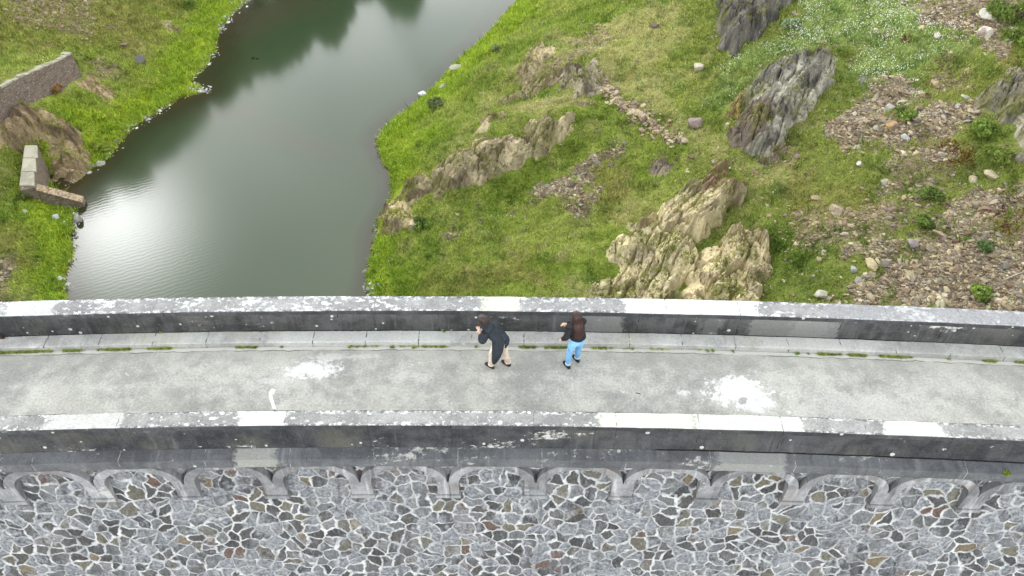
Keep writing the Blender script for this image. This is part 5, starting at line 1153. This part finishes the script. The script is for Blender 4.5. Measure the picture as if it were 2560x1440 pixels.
J['elR'] = J['shR']+fwd*.16-u*.17-rgt*.04; J['wrR'] = J['elR']+fwd*.12-rgt*.15-u*.07
body(wo, J)
mb = MB()
for s_ in 'LR':
    v, f = limb_cloth('', [J['hip'+s_]+u*.09, J['hip'+s_], J['kn'+s_], lerp(J['kn'+s_], J['an'+s_], .45), J['an'+s_]+u*.03], [.094, .092, .068, .060, .052], None, None, 16, .02, 3); mb.add(v, f)
v, f = ellipse_loft(secs_interp([(pel+u*.12, rgt*.15, fwd*.105), (pel, rgt*.158, fwd*.118), (pel-u*.09, rgt*.158, fwd*.115), (pel-u*.15, rgt*.12, fwd*.09)], 8), 20); mb.add(v, f)
mb.build('jeans', [m_jeans], wo, smooth=True)
m_dcuff = cloth('pale_denim_cuff', (.55, .66, .76))
for s_ in 'LR':
    mb = MB(); v, f = tube_pts([J['an'+s_]+u*.028, J['an'+s_]+u*.065], [.060, .061], 14); mb.add(v, f); mb.build('cuff', [m_dcuff], wo, smooth=True)
mb = MB()
S = [(pel+u*.03+rgt*.01, rgt*.172, fwd*.135), (pel+u*.14, rgt*.155, fwd*.125), (lerp(pel, che, .6), rgt*.15, fwd*.12), (che+u*.06, rgt*.185, fwd*.12), (che+u*.14, rgt*.17, fwd*.10), (che+u*.19, rgt*.09, fwd*.08), (nek-u*.01, rgt*.06, fwd*.06)]
v, f = ellipse_loft(secs_interp(S, 22)[::-1], 26, True, .03, 5); mb.add(v, f)
for s_ in 'LR':
    v, f = limb_cloth('', [lerp(che+u*.1, J['sh'+s_], .4), J['sh'+s_]+u*.012, lerp(J['sh'+s_], J['el'+s_], .5), J['el'+s_], lerp(J['el'+s_], J['wr'+s_], .5), J['wr'+s_]], [.085, .078, .070, .064, .056, .044], None, None, 14, .03, 7); mb.add(v, f)
mb.build('jacket', [m_blk], wo, smooth=True)
for s_ in 'LR': shoe(wo, J['an'+s_], J['toe'+s_], m_shoe)
mb = MB(); bk = -fwd
S = [(hed+u*.118+bk*.0, rgt*.03, fwd*.03), (hed+u*.10, rgt*.072, fwd*.075), (hed+u*.05+bk*.012, rgt*.097, fwd*.10), (hed-u*.02+bk*.028, rgt*.102, fwd*.092), (hed-u*.10+bk*.05, rgt*.098, fwd*.075), (nek-u*.02+bk*.08, rgt*.105, fwd*.06), (che+u*.10+bk*.115, rgt*.115, fwd*.042), (che+bk*.12-rgt*.01, rgt*.12, fwd*.038), (lerp(pel, che, .66)+bk*.12-rgt*.015, rgt*.105, fwd*.034), (lerp(pel, che, .52)+bk*.125-rgt*.02, rgt*.065, fwd*.024), (lerp(pel, che, .42)+bk*.125-rgt*.025, rgt*.02, fwd*.012)]
v, f = ellipse_loft(secs_interp(S, 34), 40, True, .13, 9, 9); mb.add(v, f); mb.build('hair', [m_hair1], wo, smooth=True)
# little black bag at her left hip
bl = o3+pel-rgt*.19+fwd*.07+u*.16
bg = tag(empty('shoulder_bag', bl), 'small black shoulder bag with a white emblem at the left hip of the woman', 'bag')
mb = MB(); v, f = ellipse_loft(secs_interp([(u*-.085, fwd*.05, rgt*.02), (u*-.075, fwd*.075, rgt*.032), (u*.0, fwd*.08, rgt*.035), (u*.06, fwd*.075, rgt*.032), (u*.075, fwd*.05, rgt*.02)], 12), 18); mb.add(v, f); mb.build('pouch', [m_shoe], bg, smooth=True)
mb = MB(); v, f = ellipse_loft([(-rgt*.0345-fwd*.01+u*.01, fwd*.022, u*.012), (-rgt*.038-fwd*.01+u*.01, fwd*.020, u*.010)], 12); mb.add(v, f); mb.build('emblem', [m_pipe], bg)
mb = MB(); v, f = tube_pts([u*.07, che-pel+fwd*-.13-u*.06+rgt*.14, che-pel+rgt*.30+u*.0], [.008]*3, 6); v = [p for p in v]
v, f = tube_pts([u*.06, u*.17+rgt*.06-fwd*.11, u*.28+rgt*.17-fwd*.16, che-pel-u*.16+u*.17+rgt*.30-fwd*.13], [.009]*4, 6); mb.add(v, f); mb.build('strap', [m_shoe], bg, smooth=True)

# man: striding, leaning forward to the left, a wide dark cloak over beige trousers
fL = un(1231, 921, 0); fR = un(1272, 915, 0)
mn = tag(empty('person', ((fL[0]+fR[0])/2, (fL[1]+fR[1])/2, 0)), 'man in a wide dark cloak and beige trousers, bending forward', 'person', 'two people on the dam crest')
o3 = np.array(mn.location); fwd, rgt = heading(140)
aL = fL-o3+u*.085+fwd*.03; aR = fR-o3+u*.085+fwd*.03
pel = np.array([.0, .03, .83]); che = np.array([-.19, .02, 1.13]); nek = np.array([-.285, .03, 1.29]); hed = np.array([-.35, .05, 1.39])
hup = np.array([-.34, .06, .93]); hup /= np.linalg.norm(hup)
J = dict(pelvis=pel, chest=che, neck=nek, head=hed, crown=hed+hup*.085, face=fwd-u*.4, hipL=pel-rgt*.09-u*.05, hipR=pel+rgt*.09-u*.05, anL=aL, anR=aR, toeL=aL+fwd*.13-u*.055, toeR=aR+fwd*.13-u*.055, shL=che-rgt*.165+u*.09, shR=che+rgt*.15+u*.03)
J['knL'] = lerp(J['hipL'], aL, .5)+fwd*.06; J['knR'] = lerp(J['hipR'], aR, .5)+fwd*.03
J['elL'] = J['shL']-u*.24-rgt*.06+fwd*.03; J['wrL'] = J['elL']+fwd*.17+rgt*.10+u*.05
J['elR'] = J['shR']+fwd*.14-u*.17-rgt*.02; J['wrR'] = J['elR']+fwd*.14-rgt*.08-u*.08
body(mn, J)
mb = MB()
for s_ in 'LR':
    v, f = limb_cloth('', [J['hip'+s_]+u*.09, J['hip'+s_], J['kn'+s_], lerp(J['kn'+s_], J['an'+s_], .5), J['an'+s_]+u*.015], [.10, .10, .074, .067, .060], None, None, 16, .035, 13); mb.add(v, f)
v, f = ellipse_loft(secs_interp([(pel+u*.1, rgt*.15, fwd*.115), (pel, rgt*.175, fwd*.135), (pel-u*.12, rgt*.165, fwd*.12)], 8), 20); mb.add(v, f)
mb.build('trousers', [m_beige], mn, smooth=True)
m_cuff = cloth('pale_rolled_cuff', (.70, .60, .46))
for s_ in 'LR':
    mb = MB(); v, f = tube_pts([J['an'+s_]+u*.012, J['an'+s_]+u*.05], [.066, .067], 14); mb.add(v, f); mb.build('cuff', [m_cuff], mn, smooth=True)
for s_ in 'LR': shoe(mn, J['an'+s_], J['toe'+s_], m_shoe)
mb = MB(); ax = (che-pel)/np.linalg.norm(che-pel)
tail = np.array([-.11, -.19, .36])
S = [(nek+ax*.06, rgt*.065, fwd*.065), (nek-ax*.01, rgt*.115, fwd*.095), (lerp(nek, che, .5)+u*.0, rgt*.155, fwd*.11), (che+u*.02, rgt*.185, fwd*.14), (lerp(che, pel, .45), rgt*.17, fwd*.14), (pel+u*.06+np.array([-.02, -.03, 0]), rgt*.16, fwd*.14), (pel-u*.10+np.array([-.05, -.07, 0]), rgt*.14, fwd*.12), (lerp(pel, tail, .6)+np.array([-.0, -.05, 0]), rgt*.115, fwd*.085), (tail+u*.06, rgt*.085, fwd*.05), (tail, rgt*.055, fwd*.025)]
v, f = ellipse_loft(secs_interp(S, 40), 32, True, .075, 15, 6); mb.add(v, f)
for s_ in 'LR':
    el = J['el'+s_]; v, f = limb_cloth('', [lerp(che+u*.06, J['sh'+s_], .3), J['sh'+s_]+u*.02, lerp(J['sh'+s_], el, .5), el, lerp(el, J['wr'+s_], .45), lerp(el, J['wr'+s_], .72)], [.085, .08, .085, .09, .07, .048], None, None, 16, .04, 17); mb.add(v, f)
# the corner of the cloak flicked out behind the right hip
bq = pel+np.array([.055, .0, .10]); v, f = ellipse_loft(secs_interp([(bq+np.array([-.05, 0, .10]), np.array([.09, 0, 0.02]), np.array([0, .08, .02])), (bq+np.array([.05, -.02, .02]), np.array([.09, 0, -.05]), np.array([0, .06, 0])), (bq+np.array([.08, -.06, -.10]), np.array([.045, 0, -.05]), np.array([0, .035, 0])), (bq+np.array([.05, -.09, -.24]), np.array([.02, 0, -.0]), np.array([0, .015, 0]))], 12), 16); mb.add(v, f)
mb.build('cloak', [m_coat], mn, smooth=True)
mb = MB(); hf = np.cross(hup, rgt); hf = -hf if hf@fwd < 0 else hf
S = [(hed+hup*.125, rgt*.03, hf*.03), (hed+hup*.11, rgt*.075, hf*.08), (hed+hup*.06-hf*.01, rgt*.102, hf*.108), (hed-hup*.0-hf*.022, rgt*.105, hf*.098), (hed-hup*.07-hf*.035, rgt*.095, hf*.078), (hed-hup*.11-hf*.045, rgt*.075, hf*.055)]
v, f = ellipse_loft(secs_interp(S, 18), 26, True, .06, 19, 7); mb.add(v, f); mb.build('hair', [m_hair2], mn, smooth=True)
